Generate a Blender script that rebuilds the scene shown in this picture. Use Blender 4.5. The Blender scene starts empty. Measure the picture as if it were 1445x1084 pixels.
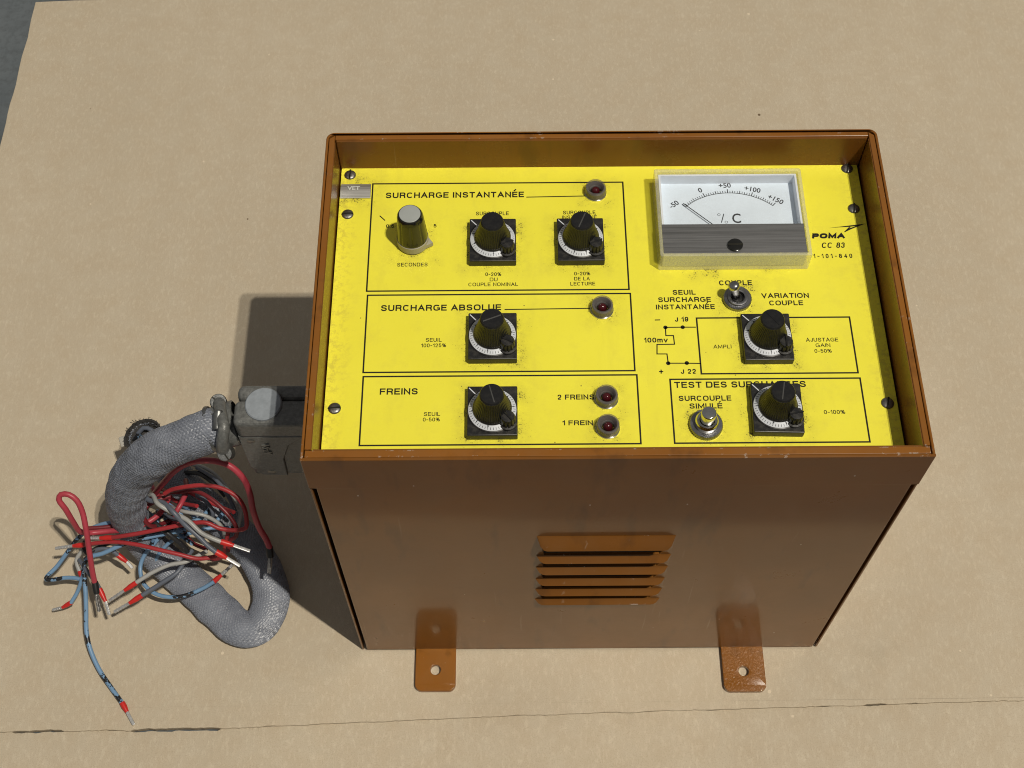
import bpy, bmesh, math, random
from mathutils import Vector, Matrix, noise
from mathutils.geometry import tessellate_polygon

random.seed(7)
S = bpy.context.scene
COL = S.collection
R_ = math.radians

# ------------------------------------------------------------------ camera
CAM = Vector((-0.0457179, -0.2555707, 0.7848570))
ROT = (Matrix.Rotation(-0.0054342, 3, 'Z') @ Matrix.Rotation(0.0043261, 3, 'Y') @ Matrix.Rotation(0.5143868, 3, 'X'))
FPX = 1854.787                                   # focal length in photo pixels (photo 1445 x 1084)
cd = bpy.data.cameras.new('camera')
cam = bpy.data.objects.new('camera', cd)
COL.objects.link(cam)
cam.matrix_world = Matrix.Translation(CAM) @ ROT.to_4x4()
cd.sensor_width = 36.0
cd.lens = FPX * 36.0 / 1445.0
cd.clip_start = 0.02
cd.clip_end = 60.0
S.camera = cam

# ------------------------------------------------------------------ light
W = bpy.data.worlds.new('World')
S.world = W
W.use_nodes = True
bg = W.node_tree.nodes['Background']
bg.inputs['Color'].default_value = (1.0, 0.98, 0.95, 1)
bg.inputs['Strength'].default_value = 0.145

def lamp(direction, dist, power, size, color):
    """one of the two hall lamps hanging high to the right of the bench"""
    d = Vector(direction).normalized()
    ld = bpy.data.lights.new('hall_lamp', 'AREA')
    ld.shape = 'DISK'
    ld.size = size
    ld.energy = power
    ld.color = color
    lo = bpy.data.objects.new('hall_lamp', ld)
    COL.objects.link(lo)
    lo.location = Vector((0, 0.09, 0.13)) + d * dist
    lo.rotation_euler = d.to_track_quat('Z', 'Y').to_euler()
    return lo
lamp((0.3183, -0.2482, 0.9149), 6.5, 160, 0.060, (1.0, 0.93, 0.80))
lamp((0.2945, -0.2402, 0.9250), 6.5, 160, 0.060, (1.0, 0.93, 0.80))

S.view_settings.view_transform = 'Standard'
S.view_settings.look = 'None'
S.view_settings.exposure = 0.18
S.view_settings.gamma = 1.0
S.view_settings.use_curve_mapping = False
S.cycles.use_denoising = True
S.cycles.max_bounces = 10
S.cycles.transparent_max_bounces = 16
S.cycles.caustics_reflective = True
S.cycles.filter_width = 1.05
S.cycles.blur_glossy = 0.3
S.cycles.sample_clamp_indirect = 4.0

# ------------------------------------------------------------------ helpers
def at(x, y, z):
    """photo pixel -> point of the place at height z"""
    d = ROT @ Vector(((x - 722.5) / FPX, -(y - 542.0) / FPX, -1.0))
    return CAM + d * ((z - CAM.z) / d.z)

ORG = {}
def mesh_obj(name, bm, mats, parent=None, origin=None, smooth=40, label=None, wn=True):
    """link a bmesh given in world coordinates as one mesh object"""
    org = Vector(origin) if origin is not None else (ORG[parent.name].copy() if parent else Vector((0, 0, 0)))
    bmesh.ops.translate(bm, verts=bm.verts, vec=-org)
    me = bpy.data.meshes.new(name)
    bm.to_mesh(me); bm.free()
    for m in (mats if isinstance(mats, (list, tuple)) else [mats]):
        me.materials.append(m)
    if smooth:
        me.shade_smooth()
        me.set_sharp_from_angle(angle=R_(smooth))
    o = bpy.data.objects.new(name, me)
    if smooth and wn:
        for p_ in me.polygons:
            if p_.area > 6e-5: p_.use_smooth = False
        w_ = o.modifiers.new('normals', 'WEIGHTED_NORMAL'); w_.keep_sharp = True
    COL.objects.link(o)
    if parent:
        o.parent = parent
        o.location = org - ORG[parent.name]
    else:
        o.location = org
    ORG[o.name] = org
    if label:
        o['label'] = label
    return o

def empty(name, loc, parent=None):
    o = bpy.data.objects.new(name, None)
    COL.objects.link(o)
    loc = Vector(loc)
    o.empty_display_size = 0.02
    if parent:
        o.parent = parent
        o.location = loc - ORG[parent.name]
    else:
        o.location = loc
    ORG[o.name] = loc
    return o

def tag(o, label, cat=None, group=None, kind=None):
    o['label'] = label
    if cat: o['category'] = cat
    if group: o['group'] = group
    if kind: o['kind'] = kind

def copy_tree(o, offset, parent):
    c = o.copy(); COL.objects.link(c)
    c.parent = parent
    c.location = o.location + Vector(offset)
    ORG[c.name] = ORG[o.name] + Vector(offset)
    for ch in o.children:
        k = ch.copy(); COL.objects.link(k); k.parent = c
        ORG[k.name] = ORG[ch.name] + Vector(offset)
    return c

def setmat(faces, i):
    for f in faces: f.material_index = i

def add_box(bm, x0, x1, y0, y1, z0, z1, bevel=0, mi=0, seg=2):
    t = bmesh.new()
    bmesh.ops.create_cube(t, size=1)
    bmesh.ops.scale(t, verts=t.verts, vec=(x1 - x0, y1 - y0, z1 - z0))
    bmesh.ops.translate(t, verts=t.verts, vec=((x0 + x1) / 2, (y0 + y1) / 2, (z0 + z1) / 2))
    if bevel:
        bmesh.ops.bevel(t, geom=t.edges[:], offset=bevel, segments=seg, profile=0.5, affect='EDGES')
    merge(bm, t, mi)

def merge(bm, t, mi=None, mat=None):
    if mat is not None:
        bmesh.ops.transform(t, matrix=mat, verts=t.verts)
    vs = [bm.verts.new(v.co) for v in t.verts]
    t.verts.index_update()
    for f in t.faces:
        try:
            g = bm.faces.new([vs[v.index] for v in f.verts])
            g.material_index = f.material_index if mi is None else mi
        except ValueError:
            pass
    t.free()

def add_lathe(bm, prof, c=(0, 0, 0), seg=48, mi=0, flute=None, close_bottom=False, axis=None):
    """prof: list of (radius, height). flute(i, a, r) may change the radius at angle a"""
    c = Vector(c)
    q = Vector(axis).to_track_quat('Z', 'Y').to_matrix() if axis is not None else Matrix.Identity(3)
    rings = []
    for i, (r, h) in enumerate(prof):
        if r < 1e-7:
            rings.append([bm.verts.new(c + q @ Vector((0, 0, h)))])
            continue
        ring = []
        for k in range(seg):
            a = 2 * math.pi * k / seg
            rr = flute(i, k, r) if flute else r
            ring.append(bm.verts.new(c + q @ Vector((rr * math.cos(a), rr * math.sin(a), h))))
        rings.append(ring)
    for A, B in zip(rings, rings[1:]):
        for k in range(seg):
            k2 = (k + 1) % seg
            if len(A) == 1 and len(B) == 1: continue
            if len(A) == 1: f = bm.faces.new([A[0], B[k2], B[k]]) if False else bm.faces.new([A[0], B[k], B[k2]])
            elif len(B) == 1: f = bm.faces.new([A[k], A[k2], B[0]])
            else: f = bm.faces.new([A[k], A[k2], B[k2], B[k]])
            f.material_index = mi

def poly_prism(bm, loops, lo, hi, plane='xy', mi=0, bevel=0):
    """outer loop + hole loops of 2-D points, extruded lo..hi along the third axis"""
    def P(p, h):
        return Vector((p[0], p[1], h)) if plane == 'xy' else Vector((p[0], h, p[1]))
    t = bmesh.new()
    flat = [p for l in loops for p in l]
    tris = tessellate_polygon([[Vector((p[0], p[1], 0)) for p in l] for l in loops])
    va = [t.verts.new(P(p, lo)) for p in flat]
    vb = [t.verts.new(P(p, hi)) for p in flat]
    for a, b, c in tris:
        t.faces.new((va[a], va[b], va[c])); t.faces.new((vb[c], vb[b], vb[a]))
    n = 0
    for l in loops:
        m = len(l)
        for k in range(m):
            i, j = n + k, n + (k + 1) % m
            t.faces.new((va[i], va[j], vb[j], vb[i]))
        n += m
    bmesh.ops.recalc_face_normals(t, faces=t.faces)
    if bevel:
        top = [e for e in t.edges if len(e.link_faces) == 2 and e.calc_face_angle(0) > R_(50)
               and all(abs((v.co[2] if plane == 'xy' else v.co[1]) - hi) < 1e-6 for v in e.verts)]
        bmesh.ops.bevel(t, geom=top, offset=bevel, segments=2, profile=0.5, affect='EDGES')
    merge(bm, t, mi)

def rrect(x0, x1, y0, y1, r, n=5):
    """rounded rectangle; r = radius or (bl, br, tr, tl)"""
    rs = r if isinstance(r, (tuple, list)) else (r,) * 4
    out = []
    for (cx, cy, a0, rr) in ((x0 + rs[0], y0 + rs[0], 180, rs[0]), (x1 - rs[1], y0 + rs[1], 270, rs[1]),
                             (x1 - rs[2], y1 - rs[2], 0, rs[2]), (x0 + rs[3], y1 - rs[3], 90, rs[3])):
        if rr <= 1e-6:
            out.append((cx, cy)); continue
        for k in range(n + 1):
            a = R_(a0 + 90 * k / n)
            out.append((cx + rr * math.cos(a), cy + rr * math.sin(a)))
    return out

def circle(cx, cy, r, n=24):
    return [(cx + r * math.cos(2 * math.pi * k / n), cy + r * math.sin(2 * math.pi * k / n)) for k in range(n)]

def spline(pts, step=0.0025):
    pts = [Vector(p) for p in pts]
    ext = [pts[0] * 2 - pts[1]] + pts + [pts[-1] * 2 - pts[-2]]
    out = []
    for i in range(1, len(ext) - 2):
        p0, p1, p2, p3 = ext[i - 1:i + 3]
        # centripetal parameters keep loops round
        t0 = 0; t1 = t0 + max((p1 - p0).length, 1e-6) ** .5
        t2 = t1 + max((p2 - p1).length, 1e-6) ** .5; t3 = t2 + max((p3 - p2).length, 1e-6) ** .5
        n = max(2, int((p2 - p1).length / step))
        for k in range(n):
            t = t1 + (t2 - t1) * k / n
            a1 = p0 * ((t1 - t) / (t1 - t0)) + p1 * ((t - t0) / (t1 - t0))
            a2 = p1 * ((t2 - t) / (t2 - t1)) + p2 * ((t - t1) / (t2 - t1))
            a3 = p2 * ((t3 - t) / (t3 - t2)) + p3 * ((t - t2) / (t3 - t2))
            b1 = a1 * ((t2 - t) / (t2 - t0)) + a2 * ((t - t0) / (t2 - t0))
            b2 = a2 * ((t3 - t) / (t3 - t1)) + a3 * ((t - t1) / (t3 - t1))
            out.append(b1 * ((t2 - t) / (t2 - t1)) + b2 * ((t - t1) / (t2 - t1)))
    out.append(pts[-1])
    return out

def frames(path):
    T = []
    for i in range(len(path)):
        d = path[min(i + 1, len(path) - 1)] - path[max(i - 1, 0)]
        T.append(d.normalized())
    up = Vector((0, 0, 1)) if abs(T[0].z) < .9 else Vector((1, 0, 0))
    N = (up - T[0] * up.dot(T[0])).normalized()
    F = []
    for i, t in enumerate(T):
        if i:
            N = (N - t * N.dot(t))
            N = N.normalized() if N.length > 1e-6 else t.orthogonal().normalized()
        F.append((t, N.copy(), t.cross(N)))
    return F

def add_tube(bm, path, r, seg=10, mi=0, caps=True, uv=None, shape=None):
    """r: number or f(s 0..1); shape(i, k, s, u) -> radius factor; uv layer gets (turn, metres)"""
    F = frames(path)
    L = [0]
    for a, b in zip(path, path[1:]): L.append(L[-1] + (b - a).length)
    rings = []
    for i, (p, (t, n, b)) in enumerate(zip(path, F)):
        s = L[i] / L[-1]
        rr = r(s) if callable(r) else r
        ring = []
        for k in range(seg):
            a = 2 * math.pi * k / seg
            q = rr * (shape(L[i], k / seg) if shape else 1)
            ring.append(bm.verts.new(p + (n * math.cos(a) + b * math.sin(a)) * q))
        rings.append(ring)
    for i in range(len(rings) - 1):
        A, B = rings[i], rings[i + 1]
        for k in range(seg):
            k2 = (k + 1) % seg
            f = bm.faces.new([A[k], A[k2], B[k2], B[k]]); f.material_index = mi
            if uv is not None:
                for l, (u, v) in zip(f.loops, ((k / seg, L[i]), ((k + 1) / seg, L[i]), ((k + 1) / seg, L[i + 1]), (k / seg, L[i + 1]))):
                    l[uv].uv = (u, v)
    if caps:
        f = bm.faces.new(rings[0][::-1]); f.material_index = mi
        f = bm.faces.new(rings[-1]); f.material_index = mi

FONT_CACHE = {}
def text_raw(s, bold=0.0, shear=0.0, spacing=1.0):
    c = bpy.data.curves.new('tmp_text', 'FONT')
    c.body = s; c.size = 1; c.offset = bold; c.shear = shear; c.space_character = spacing
    c.resolution_u = 3
    o = bpy.data.objects.new('tmp_text', c); COL.objects.link(o)
    dg = bpy.context.evaluated_depsgraph_get(); dg.update()
    me = bpy.data.meshes.new_from_object(o.evaluated_get(dg))
    v = [x.co.copy() for x in me.vertices]; f = [list(p.vertices) for p in me.polygons]
    bpy.data.objects.remove(o); bpy.data.curves.remove(c); bpy.data.meshes.remove(me)
    return v, f
CAP = None
def add_text(bm, s, x, y, w=None, cap=0.002, bold=0.0, shear=0.0, align='L', rot=0.0, z=0.0, mi=0, spacing=1.0, xf=None):
    """flat lettering in the XY plane with its baseline at (x, y); w = full width, cap = capital height"""
    global CAP
    if CAP is None:
        v, f = text_raw('H'); CAP = max(p.y for p in v)
    v, f = text_raw(s, bold, shear, spacing)
    x0 = min(p.x for p in v); x1 = max(p.x for p in v)
    sy = cap / (CAP + 2 * bold)
    sx = w / (x1 - x0) if w else sy
    W_ = (x1 - x0) * sx
    off = {'L': 0, 'C': -W_ / 2, 'R': -W_}[align]
    cr, sr = math.cos(rot), math.sin(rot)
    vs = []
    for p in v:
        px, py = (p.x - x0) * sx + off, (p.y + bold) * sy
        q = Vector((x + px * cr - py * sr, y + px * sr + py * cr, z))
        vs.append(bm.verts.new(xf(q) if xf else q))
    for q in f:
        try:
            g = bm.faces.new([vs[i] for i in q]); g.material_index = mi
            if not xf and g.normal.z < 0: pass
        except ValueError: pass

def add_line(bm, pts, width, z, mi=0, closed=False):
    """printed line: mitred strip in the XY plane"""
    n = len(pts)
    P = [Vector((p[0], p[1])) for p in pts]
    A, B = [], []
    for i in range(n):
        d0 = (P[i] - P[i - 1]).normalized() if (closed or i > 0) else None
        d1 = (P[(i + 1) % n] - P[i]).normalized() if (closed or i < n - 1) else None
        d0 = d0 or d1; d1 = d1 or d0
        n0 = Vector((-d0.y, d0.x)); n1 = Vector((-d1.y, d1.x))
        m = (n0 + n1).normalized(); k = width / 2 / max(m.dot(n0), .42)
        A.append(bm.verts.new((*(P[i] + m * k), z))); B.append(bm.verts.new((*(P[i] - m * k), z)))
    for i in range(n if closed else n - 1):
        j = (i + 1) % n
        f = bm.faces.new((B[i], B[j], A[j], A[i])); f.material_index = mi

def add_disc(bm, cx, cy, r, z, mi=0, n=20):
    f = bm.faces.new([bm.verts.new((*p, z)) for p in circle(cx, cy, r, n)]); f.material_index = mi

# ---- stroke lettering in the manner of a wide grotesque: every glyph is a few pen strokes on a unit box
def _sup(cx, cy, rx, ry, a0, a1, n=22, p=2.6):
    out = []
    for k in range(n + 1):
        a = R_(a0 + (a1 - a0) * k / n); c_, s_ = math.cos(a), math.sin(a)
        out.append((cx + rx * math.copysign(abs(c_) ** (2 / p), c_), cy + ry * math.copysign(abs(s_) ** (2 / p), s_)))
    return out
def _smooth(pts):
    return [(p.x, p.y) for p in spline([(x, y, 0) for x, y in pts], .09)]
_S = _smooth([(.95, .73), (.86, .93), (.5, 1), (.14, .93), (.05, .74), (.15, .59), (.5, .52), (.85, .43), (.97, .26), (.87, .07), (.5, 0), (.13, .07), (.02, .28)])
_bowl = lambda y0, y1, x: [(0, y1), (x - .28, y1)] + _sup(x - .28, (y0 + y1) / 2, .28, (y1 - y0) / 2, 80, -80, 10) + [(x - .28, y0), (0, y0)]
GLYPH = {
 'A': (.92, [[(0, 0), (.5, 1), (1, 0)], [(.19, .33), (.81, .33)]]),
 'B': (.78, [[(0, 0), (0, 1)], _bowl(.53, 1, .93), _bowl(0, .53, 1)]),
 'C': (.86, [_sup(.5, .5, .5, .5, 38, 322)]),
 'D': (.84, [[(0, 0), (0, 1)], _bowl(0, 1, 1)]),
 'E': (.70, [[(1, 1), (0, 1), (0, 0), (1, 0)], [(0, .52), (.9, .52)]]),
 'F': (.68, [[(1, 1), (0, 1), (0, 0)], [(0, .5), (.88, .5)]]),
 'G': (.90, [_sup(.5, .5, .5, .5, 38, 318), [(.55, .44), (1, .44), (1, .0)]]),
 'H': (.80, [[(0, 0), (0, 1)], [(1, 0), (1, 1)], [(0, .52), (1, .52)]]),
 'I': (.0, [[(0, 0), (0, 1)]]),
 'J': (.52, [[(1, 1), (1, .3)] + _sup(.5, .3, .5, .3, 0, -180, 12)]),
 'L': (.64, [[(0, 1), (0, 0), (1, 0)]]),
 'M': (.98, [[(0, 0), (0, 1), (.5, .12), (1, 1), (1, 0)]]),
 'N': (.80, [[(0, 0), (0, 1), (1, 0), (1, 1)]]),
 'O': (.94, [_sup(.5, .5, .5, .5, 0, 360, 36)]),
 'P': (.74, [[(0, 0), (0, 1)], _bowl(.44, 1, 1)]),
 'R': (.80, [[(0, 0), (0, 1)], _bowl(.48, 1, .97), [(.52, .48), (.80, .42), (.93, .26), (.97, 0)]]),
 'S': (.80, [_S]),
 'T': (.74, [[(0, 1), (1, 1)], [(.5, 1), (.5, 0)]]),
 'U': (.80, [[(0, 1), (0, .36)] + _sup(.5, .36, .5, .36, 180, 360, 16) + [(1, 1)]]),
 'V': (.86, [[(0, 1), (.5, 0), (1, 1)]]),
 '0': (.62, [_sup(.5, .5, .5, .5, 0, 360, 30)]),
 '1': (.30, [[(0, .78), (.55, .83), (1, 1), (1, 0)]]),
 '2': (.62, [_smooth([(.03, .68), (.14, .92), (.5, 1), (.86, .92), (.97, .70), (.80, .46), (.3, .22), (.02, 0)]), [(.0, 0), (1, 0)]]),
 '3': (.62, [_smooth([(.05, .74), (.16, .93), (.5, 1), (.83, .93), (.93, .75), (.83, .58), (.45, .53)]), _smooth([(.45, .53), (.85, .46), (.98, .27), (.85, .07), (.5, 0), (.14, .07), (.02, .27)])]),
 '4': (.66, [[(.76, 0), (.76, 1), (0, .28), (1, .28)]]),
 '5': (.62, [[(.9, 1), (.14, 1), (.06, .5)] + _smooth([(.06, .5), (.3, .63), (.62, .64), (.93, .5), (.98, .3), (.86, .08), (.5, 0), (.14, .07), (.02, .24)])]),
 '8': (.64, [_sup(.5, .77, .42, .23, 0, 360, 24), _sup(.5, .27, .5, .27, 0, 360, 24)]),
 '9': (.64, [_sup(.5, .68, .48, .32, 0, 360, 24), _smooth([(.98, .68), (.94, .32), (.78, .08), (.48, 0), (.14, .06), (.06, .20)])]),
 '-': (.36, [[(0, .42), (1, .42)]]),
 '.': (.0, [[(0, 0), (0, .05)]]),
 '%': (1.02, [_sup(.2, .76, .2, .24, 0, 360, 18), _sup(.8, .24, .2, .24, 0, 360, 18), [(.22, 0), (.78, 1)]]),
 'm': (.92, [[(0, 0), (0, .72)], [(0, .5)] + _smooth([(0, .5), (.14, .68), (.3, .72), (.46, .66), (.5, .5)]) + [(.5, 0)], [(.5, .5)] + _smooth([(.5, .5), (.64, .68), (.8, .72), (.96, .66), (1, .5)]) + [(1, 0)]]),
 'v': (.66, [[(0, .72), (.5, 0), (1, .72)]]),
}
GLYPH['É'] = (.70, GLYPH['E'][1] + [[(.40, 1.20), (.68, 1.36)]])
def add_pen(bm, s, x, y, w, cap, weight=.15, z=0.0, shear=0.0, gap=.15, mi=0, wide=1.0):
    """stroke lettering from x, y (left end of the baseline), fitted to the width w"""
    st = weight
    nat = sum(GLYPH[c][0] * wide for c in s if c != ' ')
    ng = sum(1 for a, b in zip(s, s[1:]) if a != ' ' and b != ' ')
    fixed = sum(st if c != ' ' else .62 for c in s)
    g = gap + st * .10
    k = (w / cap - fixed - g * ng) / nat            # glyph boxes stretch, strokes and gaps stay
    cx = 0.0; dz = 0
    for i, c in enumerate(s):
        if c == ' ':
            cx += .62; continue
        gw, strokes = GLYPH[c]
        gw *= wide * k
        for pts in strokes:
            P = []
            for (px, py) in pts:
                X_ = cx + st / 2 + px * gw; Y_ = st / 2 + py * (1 - st) if py <= 1 else 1 + (py - 1)
                q = (x + (X_ + Y_ * shear) * cap, y + Y_ * cap)
                if not P or (abs(q[0] - P[-1][0]) + abs(q[1] - P[-1][1])) > cap * .004: P.append(q)
            cl = len(P) > 8 and abs(P[0][0] - P[-1][0]) + abs(P[0][1] - P[-1][1]) < cap * .02
            if cl: P = P[:-1]
            else:                                     # square pen ends
                e = cap * st / 2 * (1 if c not in '.' else .6)
                def ext(a, b):
                    L_ = math.hypot(a[0] - b[0], a[1] - b[1]); return (a[0] + (a[0] - b[0]) / L_ * e, a[1] + (a[1] - b[1]) / L_ * e)
                horiz = lambda a, b: abs(a[1] - b[1]) < .2 * abs(a[0] - b[0])
                if c not in 'CGS235J' : P[0] = ext(P[0], P[1]); P[-1] = ext(P[-1], P[-2])
            add_line(bm, P, cap * st, z + dz, mi, cl)
            dz += .000002
        cx += gw + st + (g if i + 1 < len(s) and s[i + 1] != ' ' else 0)

# ------------------------------------------------------------------ materials
class N:
    """tiny node-tree builder"""
    def __init__(s, name):
        s.m = bpy.data.materials.new(name); s.m.use_nodes = True
        s.t = s.m.node_tree; s.b = s.t.nodes['Principled BSDF']
    def new(s, k, **kw):
        n = s.t.nodes.new(k)
        for a, v in kw.items():
            if hasattr(n, a): setattr(n, a, v)
        return n
    def link(s, a, b): s.t.links.new(a, b)
    def coord(s, out='Object'):
        return s.new('ShaderNodeTexCoord').outputs[out]
    def noise(s, scale, detail=4, rough=.55, co=None, stretch=None, dist=0):
        n = s.new('ShaderNodeTexNoise'); n.inputs['Scale'].default_value = scale
        n.inputs['Detail'].default_value = detail; n.inputs['Roughness'].default_value = rough
        n.inputs['Distortion'].default_value = dist
        co = co or s.coord()
        if stretch:
            mp = s.new('ShaderNodeMapping'); mp.inputs['Scale'].default_value = stretch
            s.link(co, mp.inputs['Vector']); co = mp.outputs['Vector']
        s.link(co, n.inputs['Vector']); return n.outputs['Fac']
    def ramp(s, fac, stops, interp='LINEAR'):
        r = s.new('ShaderNodeValToRGB'); e = r.color_ramp.elements; r.color_ramp.interpolation = interp
        while len(e) < len(stops): e.new(.5)
        for q, (p, c) in zip(e, stops):
            q.position = p; q.color = (*c, 1) if len(c) == 3 else c
        s.link(fac, r.inputs['Fac']); return r.outputs['Color']
    def mix(s, fac, a, b, mode='MIX'):
        n = s.new('ShaderNodeMix'); n.data_type = 'RGBA'; n.blend_type = mode
        for v, i in ((fac, n.inputs['Factor']), (a, n.inputs['A']), (b, n.inputs['B'])): pass
        ins = [n.inputs[0], n.inputs[6], n.inputs[7]]
        for v, i in zip((fac, a, b), ins):
            if isinstance(v, bpy.types.NodeSocket): s.link(v, i)
            elif isinstance(v, (int, float)): i.default_value = v
            else: i.default_value = (*v, 1)
        return n.outputs[2]
    def math(s, op, a, b=None, c=None, clamp=False):
        n = s.new('ShaderNodeMath'); n.operation = op; n.use_clamp = clamp
        for v, i in zip((a, b, c), n.inputs):
            if v is None: continue
            if isinstance(v, bpy.types.NodeSocket): s.link(v, i)
            else: i.default_value = v
        return n.outputs[0]
    def step(s, fac, lo, hi):
        n = s.new('ShaderNodeMapRange'); n.inputs['From Min'].default_value = lo; n.inputs['From Max'].default_value = hi
        n.clamp = True; s.link(fac, n.inputs['Value']); return n.outputs['Result']
    def bump(s, h, strength, dist=0.001, normal=None):
        n = s.new('ShaderNodeBump'); n.inputs['Strength'].default_value = strength; n.inputs['Distance'].default_value = dist
        s.link(h, n.inputs['Height'])
        if normal: s.link(normal, n.inputs['Normal'])
        s.link(n.outputs['Normal'], s.b.inputs['Normal']); return n.outputs['Normal']
    def set(s, **kw):
        for k, v in kw.items():
            i = s.b.inputs[k.replace('_', ' ')]
            if isinstance(v, bpy.types.NodeSocket): s.link(v, i)
            elif isinstance(v, (tuple, list)): i.default_value = (*v, 1) if len(v) == 3 else v
            else: i.default_value = v
        return s

def mat_cardboard():
    n = N('cardboard'); co = n.coord()
    big = n.noise(5, 3, .5, co)
    mid = n.noise(60, 4, .6, co)
    fib = n.noise(420, 3, .7, co, stretch=(1, .45, 1))
    fine = n.noise(1500, 2, .6, co)
    c = n.ramp(big, [(.3, (.495, .425, .320)), (.7, (.545, .470, .358))])
    c = n.mix(n.math('MULTIPLY', n.step(mid, .35, .7), .7), c, (.49, .402, .288))
    c = n.mix(n.math('MULTIPLY', n.step(fib, .50, .72), .34), c, (.72, .64, .50))
    c = n.mix(n.math('MULTIPLY', n.step(fine, .5, .70), .38), c, (.33, .26, .18))
    rib = n.noise(42, 3, .55, co, stretch=(1, .05, 1))
    c = n.mix(n.math('MULTIPLY', n.step(rib, .40, .66), .16), c, (.43, .355, .255))
    # scattered dark and pale specks of recycled fibre
    v = n.new('ShaderNodeTexVoronoi'); v.inputs['Scale'].default_value = 75; n.link(co, v.inputs['Vector'])
    rnd = n.new('ShaderNodeSeparateColor'); n.link(v.outputs['Color'], rnd.inputs['Color'])
    size = n.math('MULTIPLY', n.math('POWER', rnd.outputs['Green'], 2.0), .10)
    spot = n.math('LESS_THAN', v.outputs['Distance'], size)
    c = n.mix(n.math('MULTIPLY', spot, n.math('GREATER_THAN', rnd.outputs['Red'], .90)), c, (.16, .115, .07))
    c = n.mix(n.math('MULTIPLY', spot, n.math('LESS_THAN', rnd.outputs['Red'], .14)), c, (.66, .56, .42))
    # smudges
    sm = n.noise(9, 5, .7, co, dist=.6)
    c = n.mix(n.math('MULTIPLY', n.step(sm, .62, .76), .22), c, (.29, .25, .185))
    n.set(Base_Color=c, Roughness=.82, Specular_IOR_Level=.22)
    h = n.math('ADD', n.math('MULTIPLY', fib, .6), n.math('ADD', n.math('MULTIPLY', fine, .35), n.math('MULTIPLY', mid, .25)))
    n.bump(h, .36, .0009)
    return n.m

def mat_concrete():
    n = N('concrete'); co = n.coord()
    a = n.noise(14, 6, .6, co); b = n.noise(160, 4, .65, co)
    c = n.ramp(a, [(.3, (.085, .100, .112)), (.7, (.135, .152, .165))])
    c = n.mix(n.math('MULTIPLY', n.step(b, .45, .75), .5), c, (.055, .06, .064))
    sp = n.noise(40, 3, .5, co)
    c = n.mix(n.step(sp, .66, .74), c, (.21, .225, .23))
    n.set(Base_Color=c, Roughness=.75, Specular_IOR_Level=.3); n.bump(b, .4, .001)
    return n.m

def mat_paint(name='brown_paint', chips_glints=True, rough=.30, worn=0.0, coat=.58, crough=.05, col=1.0, blister=0):
    n = N(name); co = n.coord()
    big = n.noise(9, 4, .55, co); fine = n.noise(900, 2, .5, co); orange = n.noise(260, 2, .5, co)
    c = n.ramp(big, [(.3, (.150 * col, .055 * col, .0080 * col)), (.7, (.215 * col, .083 * col, .0135 * col))])
    dust = n.noise(30, 6, .75, co)
    c = n.mix(n.math('MULTIPLY', n.step(dust, .42, .8), .42), c, (.165 * col, .085 * col, .034 * col))
    rub = n.noise(70, 3, .6, co, stretch=(1, 1, .25))
    c = n.mix(n.math('MULTIPLY', n.step(rub, .58, .72), .45), c, (.085, .036, .010))
    scr = n.noise(260, 2, .5, co, stretch=(1, 1, .03), dist=.4)
    c = n.mix(n.math('MULTIPLY', n.step(scr, .70, .76), .30), c, (.34, .24, .16))
    if chips_glints:
        ch = n.noise(55, 6, .7, co); ch2 = n.noise(420, 3, .6, co)
        k = n.math('MULTIPLY', n.step(ch, .72 - worn, .74 - worn), n.step(ch2, .48, .54))
        c = n.mix(k, c, (.42, .36, .30))
    if chips_glints:                                     # paint knocked off along the edges; white glints put into the same colour
        bv = n.new('ShaderNodeBevel'); bv.samples = 4; bv.inputs['Radius'].default_value = .0011
        ge = n.new('ShaderNodeNewGeometry'); vm = n.new('ShaderNodeVectorMath'); vm.operation = 'DOT_PRODUCT'
        n.link(bv.outputs[0], vm.inputs[0]); n.link(ge.outputs['Normal'], vm.inputs[1])
        ed = n.step(vm.outputs['Value'], .985, .93)
        k2 = n.math('MULTIPLY', ed, n.step(n.math('ADD', n.math('MULTIPLY', n.noise(38, 3, .6, co), .5), n.math('MULTIPLY', n.noise(310, 4, .7, co), .5)), .625 - worn * .6, .650 - worn * .6))
        c = n.mix(n.math('MULTIPLY', k2, .85), c, (.55, .50, .44))
    v = n.new('ShaderNodeTexVoronoi'); v.inputs['Scale'].default_value = 110; n.link(co, v.inputs['Vector'])
    sc = n.new('ShaderNodeSeparateColor'); n.link(v.outputs['Color'], sc.inputs['Color'])
    spot = n.math('MULTIPLY', n.math('LESS_THAN', v.outputs['Distance'], .05), n.math('GREATER_THAN', sc.outputs['Red'], .90))
    c = n.mix(spot, c, n.mix(n.math('GREATER_THAN', sc.outputs['Green'], .6), (.03, .014, .008), (.5, .42, .34)))
    ro = n.math('ADD', n.math('MULTIPLY', dust, .22), rough - .10)
    n.set(Base_Color=c, Roughness=ro, Specular_IOR_Level=.12, Coat_Weight=coat, Coat_Roughness=n.math('ADD', n.math('MULTIPLY', dust, .10), crough), Coat_IOR=1.46)
    n.bump(n.math('ADD', n.math('MULTIPLY', orange, .8), n.math('MULTIPLY', fine, .2)), .05, .0006)
    if blister:
        bl = n.noise(620, 2, .5, co); n.bump(bl, .5, .0012)
    return n.m

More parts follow.
